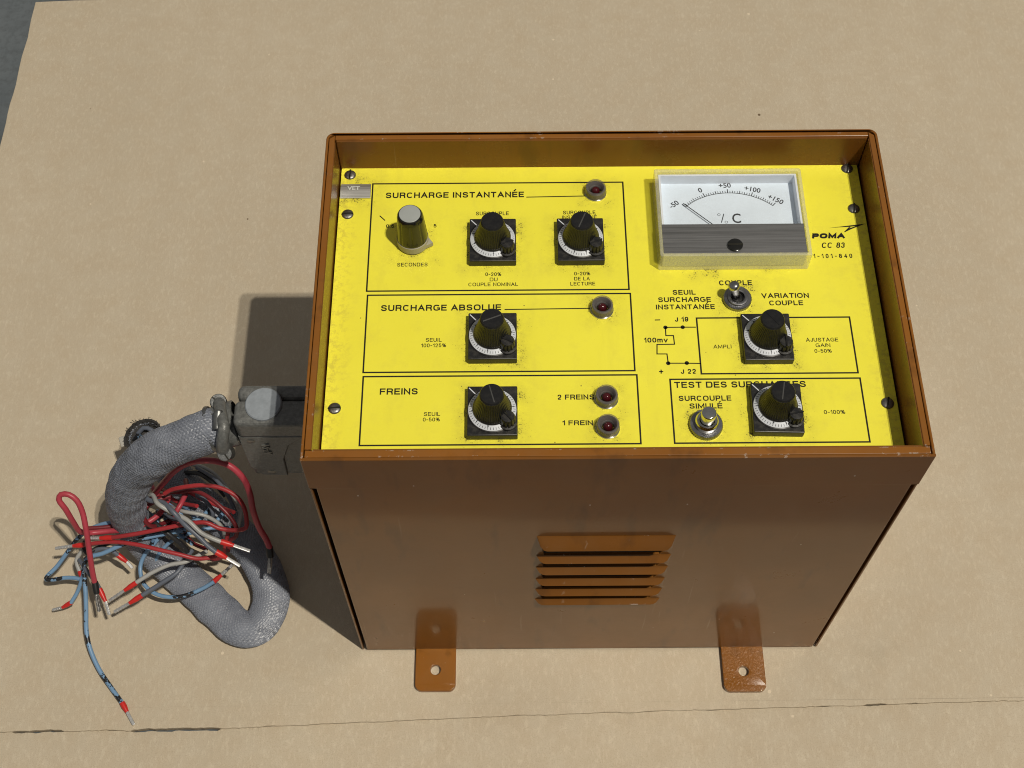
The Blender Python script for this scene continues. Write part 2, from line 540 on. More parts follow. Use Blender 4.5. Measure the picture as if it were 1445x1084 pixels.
def mat_yellow(spots):
    """yellow enamelled sheet; grime gathers round the fittings listed in spots (x, y, half size)"""
    n = N('yellow_enamel'); co = n.coord()
    big = n.noise(16, 5, .6, co); mid = n.noise(75, 5, .7, co); grain = n.noise(1100, 2, .6, co); streak = n.noise(30, 4, .65, co, stretch=(2.2, .5, 1))
    c = n.ramp(big, [(.3, (.85, .775, .052)), (.7, (.90, .83, .062))])
    c = n.mix(n.math('MULTIPLY', n.step(mid, .50, .76), .26), c, (.58, .50, .07))
    c = n.mix(n.math('MULTIPLY', n.step(streak, .55, .78), .22), c, (.52, .45, .07))
    xyz = n.new('ShaderNodeSeparateXYZ'); n.link(co, xyz.inputs[0])
    near = None
    for (x, y, r) in spots:
        dx = n.math('SUBTRACT', n.math('ABSOLUTE', n.math('SUBTRACT', xyz.outputs[0], x)), r)
        dy = n.math('SUBTRACT', n.math('ABSOLUTE', n.math('SUBTRACT', xyz.outputs[1], y)), r)
        dd = n.math('MAXIMUM', dx, dy)
        near = dd if near is None else n.math('MINIMUM', near, dd)
    close = n.step(near, .011, .0005)                    # 1 at the fitting, 0 further away
    close = n.math('POWER', n.math('SUBTRACT', 1.0, n.step(near, .0003, .0105)), 1.6)
    patch = n.noise(130, 4, .7, co)
    grime = n.math('MULTIPLY', close, n.step(patch, .36, .66))
    speck = n.noise(1300, 2, .75, co)
    thr = n.math('SUBTRACT', .725, n.math('MULTIPLY', grime, .27))
    dot = n.math('MULTIPLY', n.math('SUBTRACT', speck, thr), 14.0, clamp=True)
    c = n.mix(n.math('MULTIPLY', grime, .46), c, (.40, .34, .05))
    c = n.mix(n.math('MULTIPLY', dot, .85), c, (.07, .06, .022))
    # loose specks everywhere
    v = n.new('ShaderNodeTexVoronoi'); v.inputs['Scale'].default_value = 150; n.link(co, v.inputs['Vector'])
    sc = n.new('ShaderNodeSeparateColor'); n.link(v.outputs['Color'], sc.inputs['Color'])
    spot = n.math('MULTIPLY', n.math('LESS_THAN', v.outputs['Distance'], .055), n.math('GREATER_THAN', sc.outputs['Red'], .93))
    c = n.mix(n.math('MULTIPLY', spot, .8), c, (.22, .18, .04))
    # worn, dusty margins
    ex = n.math('SUBTRACT', .1348, n.math('ABSOLUTE', xyz.outputs[0]))
    edge = n.math('SUBTRACT', 1.0, n.step(ex, 0.0, .012))
    c = n.mix(n.math('MULTIPLY', n.math('MULTIPLY', edge, n.step(n.noise(300, 4, .7, co), .48, .62)), .55), c, (.50, .42, .06))
    n.set(Base_Color=c, Roughness=n.math('ADD', .36, n.math('MULTIPLY', mid, .2)), Specular_IOR_Level=.4)
    n.bump(grain, .08, .0005)
    return n.m

def simple(name, col, rough=.5, metal=0.0, spec=.5, var=.15, scale=120, bump=0.0, bscale=600):
    n = N(name); co = n.coord()
    f = n.noise(scale, 5, .65, co)
    lo = tuple(x * (1 - var) for x in col); hi = tuple(min(1, x * (1 + var)) for x in col)
    c = n.ramp(f, [(.3, lo), (.7, hi)])
    n.set(Base_Color=c, Roughness=n.math('ADD', rough - .06, n.math('MULTIPLY', f, .12)), Metallic=metal, Specular_IOR_Level=spec)
    if bump: n.bump(n.noise(bscale, 3, .6, co), bump, .0006)
    return n.m

def mat_dusty_black(name='black_plastic', base=(.013, .013, .014), rough=.38, amount=.5):
    n = N(name); co = n.coord()
    d = n.noise(380, 5, .75, co); d2 = n.noise(90, 4, .6, co)
    k = n.math('MULTIPLY', n.step(n.math('ADD', n.math('MULTIPLY', d, .6), n.math('MULTIPLY', d2, .4)), .47, .68), amount)
    geo = n.new('ShaderNodeNewGeometry'); sx = n.new('ShaderNodeSeparateXYZ'); n.link(geo.outputs['True Normal'], sx.inputs[0])
    k = n.math('MULTIPLY', k, n.math('ADD', .35, n.math('MULTIPLY', n.step(sx.outputs[2], .2, .95), .65)))
    c = n.mix(k, base, (.115, .105, .085))
    n.set(Base_Color=c, Roughness=n.math('ADD', rough, n.math('MULTIPLY', k, .4)), Specular_IOR_Level=.45)
    n.bump(d, .10, .0004)
    return n.m

def mat_clear(name, tint=(1, 1, .97), gloss=.10, haze=.06, hazecol=(.9, .9, .8)):
    """clear plastic: mostly straight-through, a Fresnel gloss and a patchy diffuse haze"""
    n = N(name); t = n.t; t.nodes.remove(n.b)
    out = t.nodes['Material Output']
    tr = n.new('ShaderNodeBsdfTransparent'); tr.inputs[0].default_value = (*tint, 1)
    df = n.new('ShaderNodeBsdfDiffuse'); df.inputs[0].default_value = (*hazecol, 1)
    gl = n.new('ShaderNodeBsdfGlossy'); gl.inputs['Roughness'].default_value = .08
    ge = n.new('ShaderNodeNewGeometry'); vm = n.new('ShaderNodeVectorMath'); vm.operation = 'DOT_PRODUCT'
    n.link(ge.outputs['Incoming'], vm.inputs[0]); n.link(ge.outputs['Normal'], vm.inputs[1])
    q_ = n.math('POWER', n.math('SUBTRACT', 1.0, n.math('ABSOLUTE', vm.outputs['Value'])), 5.0)
    fr = n.math('ADD', .035, n.math('MULTIPLY', q_, .9))
    m1 = n.new('ShaderNodeMixShader'); m2 = n.new('ShaderNodeMixShader')
    sc = n.noise(260, 4, .7)
    n.link(n.math('MULTIPLY', n.math('ADD', .75, n.math('MULTIPLY', n.step(sc, .35, .75), .25)), haze), m1.inputs[0])
    n.link(tr.outputs[0], m1.inputs[1]); n.link(df.outputs[0], m1.inputs[2])
    n.link(fr, m2.inputs[0]); n.link(m1.outputs[0], m2.inputs[1]); n.link(gl.outputs[0], m2.inputs[2])
    n.link(m2.outputs[0], out.inputs['Surface'])
    return n.m

def mat_brushed(name, col=(.10, .10, .105)):
    n = N(name); co = n.coord()
    f = n.noise(900, 3, .6, co, stretch=(.02, 1, 1)); g = n.noise(30, 3, .5, co)
    c = n.ramp(f, [(.3, tuple(x * .6 for x in col)), (.75, tuple(x * 1.7 for x in col))])
    c = n.mix(n.math('MULTIPLY', n.step(g, .4, .7), .3), c, tuple(x * 1.6 for x in col))
    n.set(Base_Color=c, Roughness=.42, Metallic=.35); n.bump(f, .15, .0003)
    return n.m

def mat_braid():
    n = N('grey_braid'); uv = n.coord('UV')
    sp = n.new('ShaderNodeSeparateXYZ'); n.link(uv, sp.inputs[0])
    co = n.coord()
    f = n.noise(70, 4, .6, co); th = n.noise(1600, 2, .6, co)
    c = n.ramp(f, [(.3, (.150, .165, .205)), (.7, (.235, .255, .305))])
    c = n.mix(n.math('MULTIPLY', n.step(th, .5, .7), .35), c, (.36, .365, .38))
    dirt = n.noise(28, 5, .7, co)
    c = n.mix(n.math('MULTIPLY', n.step(dirt, .58, .72), .7), c, (.05, .05, .055))
    n.set(Base_Color=c, Roughness=.36, Specular_IOR_Level=.65); n.bump(th, .3, .0004)
    return n.m

def mat_wire(name, col, stripe=None, grime=.35):
    n = N(name); co = n.coord(); uv = n.coord('UV')
    f = n.noise(55, 5, .7, co)
    c = n.mix(n.math('MULTIPLY', n.step(f, .48, .75), grime), col, tuple(x * .35 for x in col))
    if stripe:
        sp = n.new('ShaderNodeSeparateXYZ'); n.link(uv, sp.inputs[0])
        s = n.math('FRACT', n.math('ADD', n.math('MULTIPLY', sp.outputs[1], 27.0), n.math('MULTIPLY', f, 2.4)))
        c = n.mix(n.math('LESS_THAN', s, .22), c, stripe)
    n.set(Base_Color=c, Roughness=.42, Specular_IOR_Level=.5)
    n.bump(n.noise(500, 3, .6, co), .12, .0004)
    return n.m

M_card = mat_cardboard(); M_conc = mat_concrete()
M_paint = mat_paint(); M_rim = mat_paint('brown_paint_rim', True, .34, .05, .5, .12, 1.32)  # rim, tabs: one paint lightened, their stronger light put into the colour
M_inner = mat_paint('brown_paint_inside', False, .45, 0, .6, .22, .95); M_foot = mat_paint('brown_paint_tab', True, .3, .03, .6, .12, 1.36)
M_worn = mat_paint('brown_paint_worn', True, .22, .09, 1.0, .05, 1.3, 1.0)
M_inside = simple('dark_interior', (.02, .017, .014), .7)
M_black = mat_dusty_black('black_plastic', (.012, .012, .013), .38, .32); M_blackk = mat_dusty_black('black_knob', (.010, .010, .0105), .34, .22)
M_cap = mat_dusty_black('black_knob_cap', (.010, .010, .011), .30, .12)
M_gloss = simple('gloss_black', (.010, .010, .009), .16, 0, .55, .2)
M_print = simple('black_print', (.016, .015, .010), .45, 0, .35)
M_white = simple('white_scale', (.60, .63, .68), .45, 0, .4, .08)
M_scale = simple('meter_scale', (.74, .83, .93), .5, 0, .4, .05, 60)
M_tray = simple('meter_tray', (.76, .80, .86), .5, 0, .4, .05, 60)
M_tick = simple('scale_print', (.028, .03, .036), .5, 0, .3)
M_greycap = simple('grey_cap', (.34, .36, .35), .4, 0, .45, .05)
M_skirt = simple('grey_skirt', (.36, .34, .26), .45, 0, .4, .06)
M_chrome = simple('chrome', (.62, .62, .60), .16, 1.0, .5, .12, 300)
M_nickel = simple('dull_nickel', (.27, .27, .28), .36, 1.0, .5, .25, 200, .1)
M_nickel2 = simple('worn_chrome', (.42, .42, .42), .24, 1.0, .5, .2, 300)
M_steel = simple('dull_steel', (.22, .215, .205), .40, .9, .5, .3, 260, .15)
M_clear = mat_clear('clear_plastic', (1, 1, 1), .1, .015)
M_wall = mat_clear('clear_plastic_edge', (.985, .98, .90), .1, .34, (.90, .88, .68))  # yellowish plastic; light from the yellow plate put into the cream haze
M_lens = mat_clear('smoked_lens', (.78, .76, .75), .1, .26, (.30, .285, .27))
M_red = simple('red_dome', (.060, .005, .008), .12, 0, .6, .2)
M_mask = mat_brushed('brushed_mask', (.125, .125, .13))
M_tape = mat_brushed('silver_tape', (.30, .295, .28)); 
M_conn = simple('grey_die_cast', (.145, .148, .143), .36, .10, .5, .35, 500, .35, 900)
M_plug = simple('grey_plug', (.27, .30, .335), .45, 0, .4, .12, 300)
M_zinc = simple('zinc_clamp', (.20, .205, .205), .38, .8, .5, .3, 300, .2)
M_braid = mat_braid()
M_frayed = simple('frayed_end', (.035, .033, .032), .9)
M_wred = mat_wire('red_wire', (.36, .030, .036)); M_wred2 = mat_wire('red_wire_pink', (.42, .048, .070))
M_wdark = mat_wire('dark_red_wire', (.17, .016, .022))
M_wblue = mat_wire('blue_wire', (.17, .30, .47), (.012, .013, .016)); M_wgrey = mat_wire('grey_wire', (.11, .125, .16))
M_wwhite = mat_wire('white_wire', (.36, .36, .35)); M_wblack = mat_wire('black_wire', (.02, .02, .022))
M_fred = simple('red_ferrule', (.55, .022, .018), .38, 0, .5, .12)
M_fgrey = simple('tin_pin', (.46, .46, .46), .32, .45, .5, .2, 400)
M_shrink = simple('black_shrink', (.012, .012, .013), .4)
M_strand = simple('copper_strands', (.34, .33, .32), .35, .9, .5, .3, 700, .5, 1500)

# ------------------------------------------------------------------ the setting
bm = bmesh.new()
for (x, y) in ((-6, -6), (6, -6), (6, 6), (-6, 6)): bm.verts.new((x, y, -.0062))
bm.faces.new(bm.verts)
fl = mesh_obj('concrete_floor', bm, M_conc)
tag(fl, 'dark grey concrete floor showing past the edge of the cardboard', kind='structure')

# cardboard: a main board and a front flap that meet at a slit crease
def ragged(a, b, n, amp, seed):
    out = []
    for k in range(n + 1):
        t = k / n
        p = Vector(a).lerp(Vector(b), t)
        p.y += noise.noise(Vector((t * 37 + seed, seed, 0))) * amp + noise.noise(Vector((t * 160 + seed, seed * 2, 3))) * amp * .5
        out.append((p.x, p.y))
    return out
c0, c1, c2, c3 = [at(*q, 0) for q in ((0, 1033), (305, 1028.5), (720, 1010), (1445, 988))]
def crease_y(x):
    P = [(-.60, c0.y - .001), (c0.x, c0.y), (c1.x, c1.y), (c2.x, c2.y), (c3.x, c3.y), (.9, -.028)]
    for (xa, ya), (xb, yb) in zip(P, P[1:]):
        if x <= xb: return ya + (yb - ya) * (x - xa) / (xb - xa)
    return P[-1][1]
def card_edge(x, side):
    y = crease_y(x) + noise.noise(Vector((x * 60, 1, 0))) * .0009 + noise.noise(Vector((x * 300, 5, 0))) * .0004
    gap = .00007 + max(0, noise.noise(Vector((x * 75, 9, 0))) - .2) * .0004
    for (a, b, g) in ((-.347, -.316, .0008), (-.276, -.224, .0011), (.165, .178, .0006)):
        if a < x < b: gap = g * (.75 + .5 * noise.noise(Vector((x * 200, 2, 0))))
    return y + side * gap
xs = [-.56 + 1.46 * k / 700 for k in range(701)]
TL = at(50, 2.5, 0); LM = at(0, 205, 0)
left_dir = (LM - TL)
def left_x(y): return TL.x + left_dir.x * (y - TL.y) / left_dir.y
outer = [(x, card_edge(x, +1)) for x in xs if x > left_x(crease_y(x))]
edge_l = [(left_x(y) + noise.noise(Vector((y * 40, 3, 1))) * .0012, y) for y in [TL.y - k * (TL.y - crease_y(-.44) - .004) / 60 for k in range(61)]]
back = [(.9, TL.y + .003), (.3, TL.y + .0035), (-.30, TL.y + .003), (-.405, TL.y + .0015)]
bm = bmesh.new()
poly_prism(bm, [outer + back + edge_l], -.0045, 0.0, bevel=.0006)
card = mesh_obj('cardboard_sheet', bm, M_card, smooth=0)
tag(card, 'large flattened tan cardboard sheet with a slit crease, under the brown control box', 'cardboard')
# front flap, bent down very slightly from the crease
bm = bmesh.new()
n_ = len(xs)
rows = [0, .0012, .0035, .012, .025, .038, .047]  # unseen front edge set close so the front panel mirrors dark floor
drop = [-.0010, -.0008, -.0006, -.0005, -.0009, -.0015, -.0018]
grid = []
for r, (dy, dz) in enumerate(zip(rows, drop)):
    grid.append([bm.verts.new((x, card_edge(x, -1) - dy, dz + noise.noise(Vector((x * 30, dy * 50, 4))) * .00025)) for x in xs])
low = [bm.verts.new((x, card_edge(x, -1), -.0042)) for x in xs]
for r in range(len(rows) - 1):
    for k in range(n_ - 1):
        bm.faces.new((grid[r][k], grid[r + 1][k], grid[r + 1][k + 1], grid[r][k + 1]))
for k in range(n_ - 1):
    bm.faces.new((low[k], grid[0][k], grid[0][k + 1], low[k + 1]))
bmesh.ops.recalc_face_normals(bm, faces=bm.faces)
mesh_obj('flap', bm, M_card, card, smooth=60)

# ------------------------------------------------------------------ control box
BW, BD, BH = .14, .1859, .2653        # half width, depth, height
ZP = .2433                            # upper face of the yellow faceplate
box = empty('control_box', (0, BD / 2, 0))
tag(box, 'brown steel control box with yellow faceplate of dials and a meter, standing on cardboard', 'control box')

# front panel: sheet with the louvre openings
TOPS = [.1788, .1541, .1378, .1210, .1052, .0899]
LIP_D, HX = .0044, .0345
lips = [.1712, .1506, .1345, .1179, .1020, .0868]
DEP = [.0050, .0035, .0034, .0031, .0030, .0026]
outl = rrect(-BW, BW, .2360, BH, (0, 0, .0003, .0003))
front = [(-.1366, .0022), (.1366, .0022), (.1366, .2360), (.1400, .2363), (.1400, BH), (-.1400, BH), (-.1400, .2363), (-.1366, .2360)]
holes = []
for k in range(5):
    zt, zb = lips[k] - .0012, TOPS[k + 1] - .0002
    holes.append([(-HX + .004, zb), (HX - .006, zb), (HX - .0005, zt), (-HX + .002, zt)])
bm = bmesh.new()
poly_prism(bm, [front] + holes, .0013, 0.0, plane='xz', bevel=.00035)
# side returns of the front sheet (folded flanges seen in the slots)
add_box(bm, -.1366, -.1354, .0014, .012, .0022, .235)
add_box(bm, .1354, .1366, .0014, .012, .0022, .235)
for k in range(6):
    zt, zl = TOPS[k], lips[k]
    ns, nt = 40, 8
    t = bmesh.new(); G = []
    for i in range(nt + 1):
        v = i / nt
        row = []
        for j in range(ns + 1):
            u = j / ns
            x = -HX + 2 * HX * u
            e = min(u, 1 - u) * 2 * HX
            w = min(1, e / .0048); w = math.sin(w * math.pi / 2) ** .62
            prof = (v ** 1.25) if k else (1 - (1 - v) ** 1.6) * .5 + .5 * v ** 1.5
            y = -.00015 - DEP[k] * w * prof
            z = zt + (zl - zt) * v
            z = zt + (zl - zt) * v * (.15 + .85 * w)
            row.append(t.verts.new((x, y, z)))
        G.append(row)
    for i in range(nt):
        for j in range(ns):
            t.faces.new((G[i][j], G[i + 1][j], G[i + 1][j + 1], G[i][j + 1]))
    bmesh.ops.recalc_face_normals(t, faces=t.faces)
    if sum(f.normal.y for f in t.faces) > 0: bmesh.ops.reverse_faces(t, faces=t.faces)
    bmesh.ops.solidify(t, geom=t.faces[:], thickness=.0009)
    merge(bm, t, 0)
mesh_obj('front_panel', bm, M_paint, box, smooth=50)

# collar: the upper band round the other three sides, with rounded rear corners
bm = bmesh.new()
arc = lambda cx, cy, r, a0, a1, n=8: [(cx + r * math.cos(R_(a0 + (a1 - a0) * k / n)), cy + r * math.sin(R_(a0 + (a1 - a0) * k / n))) for k in range(n + 1)]
th, ro = .00125, .0042
U = [(BW, .0014)] + arc(BW - ro, BD - ro, ro, 0, 90) + arc(-BW + ro, BD - ro, ro, 90, 180) + [(-BW, .0014)]
ri = ro - th
U += [(-BW + th, .0014)] + arc(-BW + ro, BD - ro, ri, 180, 90) + arc(BW - ro, BD - ro, ri, 90, 0) + [(BW - th, .0014)]
poly_prism(bm, [U], .2362, BH, bevel=.0004)
# inner lining strips, a hair below the outer sheet, butted at the corners
iw, zi = .0043, BH - .00035
def strip(loop): poly_prism(bm, [loop], .236, zi, bevel=.0003)
strip([(-BW + th + .0003, .0058), (-BW + iw, .0058), (-BW + iw, BD - .0017), (-BW + th + .0003, BD - .0017 - .002)])
strip([(BW - iw, .0058), (BW - th - .0003, .0058), (BW - th - .0003, BD - .0017 - .002), (BW - iw, BD - .0017)])
strip([(-BW + iw + .0003, BD - iw), (BW - iw - .0003, BD - iw), (BW - iw - .0003, BD - th - .0003), (-BW + iw + .0003, BD - th - .0003)])
strip([(-BW + th + .0006, .0017), (BW - th - .0006, .0017), (BW - th - .0006, .0053), (-BW + th + .0006, .0053)])
mesh_obj('collar', bm, M_rim, box, smooth=50)

# inner walls of the recess (inside of the case, same paint)
bm = bmesh.new()
for sx in (-1, 1):
    a, b = sorted((sx * (BW - iw - .0004), sx * (BW - iw + .0008)))
    add_box(bm, a, b, .0058, BD - .0058, .19, BH - .0009)
add_box(bm, -BW + iw + .001, BW - iw - .001, BD - iw - .0012, BD - iw + .0002, .19, BH - .0009)
add_box(bm, -BW + iw + .001, BW - iw - .001, .0052, .0060, .19, BH - .0009)
mesh_obj('inner_wall', bm, M_inner, box, smooth=0)

bm = bmesh.new()
add_box(bm, -.1346, .1346, .0125, BD - .004, .003, .185)
bmesh.ops.reverse_faces(bm, faces=bm.faces[:])
add_box(bm, -.1364, .1364, .0015, BD - .003, .0004, .0021)
add_box(bm, -.1354, -.1349, .0126, BD - .0035, .0025, .2355)
add_box(bm, .1349, .1354, .0126, BD - .0035, .0025, .2355)
mesh_obj('chassis', bm, M_inside, box, smooth=0)

for sx in (-1, 1):
    bm = bmesh.new()
    a, b = sorted((sx * .1399, sx * .1387))
    add_box(bm, a, b, .0006, BD - .003, .0006, .2352, bevel=.0004)
    mesh_obj('side_panel', bm, M_paint, box)
bm = bmesh.new()
add_box(bm, -.1365, .1365, BD - .0022, BD - .001, .0006, .2355, bevel=.0004)
mesh_obj('back_panel', bm, M_paint, box)

# mounting brackets: bent straps with a hole in each leg
def bracket(xa0, xa1, xf0, xf1, ztop, ytip, hole_x, hole_y, hz, label, mat):
    bm = bmesh.new()
    poly_prism(bm, [rrect(xf0, xf1, ytip, .03, (.0042, .0042, 0, 0), 5), circle(hole_x, hole_y, .0031, 28)], .0004, .0034, bevel=.0005)
    return mesh_obj('mounting_bracket', bm, mat, box, smooth=45, label=label)
bracket(-.1045, -.0795, -.1066, -.0820, .0700, -.0262, -.0943, -.0132, .0450, 'brown tab with smooth paint and a clean hole', M_foot)
bracket(.0740, .0985, .0803, .1059, .0690, -.0278, .0930, -.0152, .0425, 'brown tab with glossy blistered paint and bare corners', M_worn)

# ------------------------------------------------------------------ faceplate
DIALS = [(-.0556, .1310), (-.0116, .1310), (-.0556, .0746), (-.0556, .0339), (.0760, .0732), (.0767, .0345)]
LEDS = [at(840.5, 267.5, ZP + .003), at(849.9, 432.5, ZP + .003), at(856, 559, ZP + .003), at(858, 600.5, ZP + .003)]
SELECT = (-.0958, .1329)
TOG = at(1040.7, 420, ZP + .002); PUSH = at(996.6, 598, ZP + .002)
METER = (.0266, .1012, .1149, .1688)
fo = Vector((0, BD / 2, ZP))
spots = [(x, y - fo.y, .0125) for x, y in DIALS] + [(p.x, p.y - fo.y, .0045) for p in LEDS] + \
        [(TOG.x, TOG.y - fo.y, .007), (PUSH.x, PUSH.y - fo.y, .0075), (SELECT[0], SELECT[1] - fo.y, .0075), (-.1255, .166 - fo.y, .007),
         (.05, .1149 - fo.y + .004, .0055), (.08, .1149 - fo.y + .004, .0055)]
M_yel = mat_yellow(spots)
bm = bmesh.new()
poly_prism(bm, [rrect(-.1346, .1343, .0068, .1806, .0008, 3)], ZP - .0016, ZP, bevel=.0003)
plate = mesh_obj('faceplate', bm, M_yel, box, origin=fo, smooth=40)

ZL = ZP + .00008                      # printed ink lies on the enamel
def A(x, y): 
    p = at(x, y, ZP); return p.x, p.y
def put(bm, s, xl, yl, xr, yr, cap, **kw):
    """lettering between two photo points on the faceplate"""
    a, b = at(xl, yl, ZP), at(xr, yr, ZP)
    t = at((xl + xr) / 2, (yl + yr) / 2 - cap, ZP); m = (a + b) / 2
    add_pen(bm, s, a.x, (a.y + b.y) / 2, b.x - a.x, t.y - m.y, z=ZL, **kw)
B1, B2 = .195, .150                   # stroke weights
Wd = .00078
def section(texts, frame=None, lines=(), dots=(), thin=.00055):
    bm = bmesh.new()
    for t in texts: put(bm, *t[:6], weight=t[6] if len(t) > 6 else B2, shear=t[7] if len(t) > 7 else 0)
    if frame:
        x0, x1, y0, y1 = frame
        add_line(bm, [(x0, y0), (x1, y0), (x1, y1), (x0, y1)], Wd, ZL, closed=True)
    for l in lines: add_line(bm, [A(*p) for p in l], thin, ZL)
    for d in dots: add_disc(bm, *A(*d), .00105, ZL)
    for f in bm.faces:
        f.normal_update()
        if f.normal.z < 0: f.normal_flip()
    mesh_obj('lettering', bm, M_print, plate, smooth=0)
section([('SURCHARGE INSTANTANÉE', 544.1, 280.2, 739.4, 278.2, 7.8, B1), ('0.5', 544.7, 321.6, 556.2, 321.6, 4.8, .18), ('5', 611.8, 321.2, 616, 321.2, 4.8, .18),
         ('SECONDES', 560.4, 376.3, 603.4, 376.1, 5.2), ('SURCOUPLE', 671.6, 304.2, 718, 303.6, 5.1), ('SURCOUPLE', 794.6, 302.8, 840.3, 302.4, 5.1),
         ('INSTANTANÉ', 793.2, 309.3, 842.2, 309.0, 4.9), ('0-20%', 684.9, 389.7, 707.3, 389.6, 5), ('DU', 691.1, 397.1, 702.2, 397, 5), ('COUPLE NOMINAL', 661, 404.1, 731, 403.8, 5),
         ('0-20%', 810.4, 388.8, 833, 388.6, 5), ('DE LA', 810.4, 396, 832.4, 395.8, 5), ('LECTURE', 805, 403.2, 840, 402.9, 5)],
        (-.1178, .0116, .1036, .1701), [[(742.8, 278.4), (829, 276.7)], [(535.8, 304.6), (543.4, 311.4)]])
section([('SURCHARGE ABSOLUE', 537.3, 439.7, 707.2, 437.5, 8.4, B1), ('SEUIL', 600.7, 482.6, 623.3, 482.3, 5.2), ('100-125%', 594.3, 490.4, 629.5, 490, 5.2)],
        (-.1172, .0121, .0573, .1012), [[(712, 437), (836, 435.2)]])
section([('FREINS', 535.8, 557.2, 589.6, 556.8, 8.8, B1), ('SEUIL', 597.9, 587.2, 621.1, 587, 5.3), ('0-50%', 596.7, 595, 620.6, 594.7, 5.3),
         ('2 FREINS', 786.7, 564.2, 838.6, 563.9, 7.1, B1), ('1 FREIN', 793.8, 600.5, 836.7, 600.1, 6.9, B1)], (-.1170, .0129, .0184, .0550))
section([('COUPLE', 1015, 402.8, 1061.4, 402.6, 6.9, B1), ('SEUIL', 949.4, 416.2, 981.8, 416, 6.8, B1), ('SURCHARGE', 928.9, 426.5, 1003.5, 426.2, 6.8, B1),
         ('INSTANTANÉE', 925.9, 436.8, 1009, 436.5, 6.8, B1), ('VARIATION', 1074.9, 420.8, 1141.8, 420.5, 6.8, B1), ('COUPLE', 1085.9, 431.2, 1133.6, 430.8, 6.8, B1)])
zz = lambda x, y: (890 + x / 3.284, 380 + y / 3.284)
section([('J 19', 952.7, 454.2, 971.6, 454, 6.7, B1), ('100mv', 908.9, 483.6, 942.6, 483.4, 6.8, B1), ('J 22', 961, 527.8, 982.4, 527.5, 6.8, B1),
         ('AMPLI', 1006.9, 492, 1032.4, 491.8, 5.2), ('AJUSTAGE', 1137.6, 482.4, 1183, 482, 5.3), ('GAIN', 1151.3, 490, 1172, 489.8, 5.1), ('0-50%', 1149.7, 498, 1173.9, 497.8, 5.1)],
        (.0436, .1180, .0553, .0866),
        [[zz(302, 269), zz(241, 269), zz(161, 270), zz(163, 308), zz(198, 308), zz(203, 348), zz(122, 349), zz(122, 393), zz(168, 393), zz(174, 436), zz(260, 436), zz(325, 437)],
         [(924, 451.8), (931.6, 451.6)], [(930, 524.6), (936, 524.5)], [(932.9, 521.8), (933.1, 527.4)]],
        [zz(161, 270), zz(241, 269), zz(174, 436), zz(260, 435)])
section([('TEST DES SURCHARGES', 951.8, 547.4, 1137.8, 546.6, 8.6, B1), ('SURCOUPLE', 957.9, 566, 1032.1, 565.6, 7.3, B1), ('SIMULÉ', 973, 576.8, 1019.8, 576.5, 7.3, B1), ('0-100%', 1163, 584.4, 1193, 584.2, 5.5)],
        (.0285, .1185, .0185, .0524))
# maker's name with its arrow emblem and the type numbers
bm = bmesh.new()
put(bm, 'POMA', 1145.8, 336.9, 1192, 336.4, 7.3, weight=.34, shear=.20, gap=.10)
put(bm, 'CC 83', 1159.4, 350.2, 1191.8, 349.8, 7.6, weight=.17, shear=.2, gap=.12)
put(bm, '1-101-840', 1148.2, 364.6, 1203, 364.0, 5.9, weight=.17, gap=.42)
ll = lambda x, y: (1135 + x / 12.04, 300 + y / 12.04)
for poly in ([(425, 262), (1018, 192), (1018, 197), (870, 232), (760, 245), (640, 250)], [(870, 232), (1018, 197), (800, 282), (690, 335), (672, 333), (745, 262), (760, 245), (790, 250), (755, 268), (800, 258)]):
    P = [Vector((*A(*ll(*p)), ZL)) for p in poly]
    tr = tessellate_polygon([P]); vs = [bm.verts.new(p) for p in P]
    for q in tr: bm.faces.new([vs[i] for i in q])
for f in bm.faces:
    f.normal_update()
    if f.normal.z < 0: f.normal_flip()
mesh_obj('maker_mark', bm, M_print, plate, smooth=0)

# faceplate screws: domed slotted heads
def screw(p, ang, mat, r=.0030, parent=plate, h=.0011, name='screw'):
    bm = bmesh.new()
    prof = [(r, 0), (r, h * .35), (r * .82, h * .8), (r * .45, h), (0, h * 1.04)]
    add_lathe(bm, prof, (0, 0, 0), 28)
    t = bmesh.new()
    add_box(t, -r * .97, r * .97, -r * .13, r * .13, h * .3, h * 1.10)
    setmat(t.faces, 1); merge(bm, t)
    bmesh.ops.rotate(bm, verts=bm.verts, matrix=Matrix.Rotation(ang, 3, 'Z'))
    bmesh.ops.translate(bm, verts=bm.verts, vec=p)
    return mesh_obj(name, bm, [mat, M_print], parent, smooth=50)
for (x, y, a) in ((494, 246.5, 88), (490.5, 302, 2), (472, 576, 3), (1195.5, 237.5, 80), (1205, 294, 82), (1252.8, 568.5, 75)):
    p = at(x, y, ZP + .0005); p.z = ZP
    screw(p, R_(a), M_steel)

# embossed silver tape beside the upper screw
bm = bmesh.new()
a, b = at(480.3, 280.6, ZP), at(524.0, 260.5, ZP)
ns = 14
L = []
for k in range(ns + 1):
    t = k / ns
    y = a.y + (b.y - a.y) * t
    z = ZP + .0004 + .0016 * math.sin(math.pi * min(1, t * 1.0)) * (1 if t < .5 else .9)
    L.append((y, z))
rows_ = []
for x in (a.x, b.x):
    rows_.append([bm.verts.new((x, y, z)) for y, z in L])
for k in range(ns): bm.faces.new((rows_[0][k], rows_[1][k], rows_[1][k + 1], rows_[0][k + 1]))
for r in rows_:
    lo_ = [bm.verts.new((r[0].co.x, r[0].co.y, ZP)), bm.verts.new((r[0].co.x, r[-1].co.y, ZP))]
    bm.faces.new([lo_[0]] + r + [lo_[1]])
bmesh.ops.recalc_face_normals(bm, faces=bm.faces)
c = Vector(((a.x + b.x) / 2 - .0005, 0, 0))
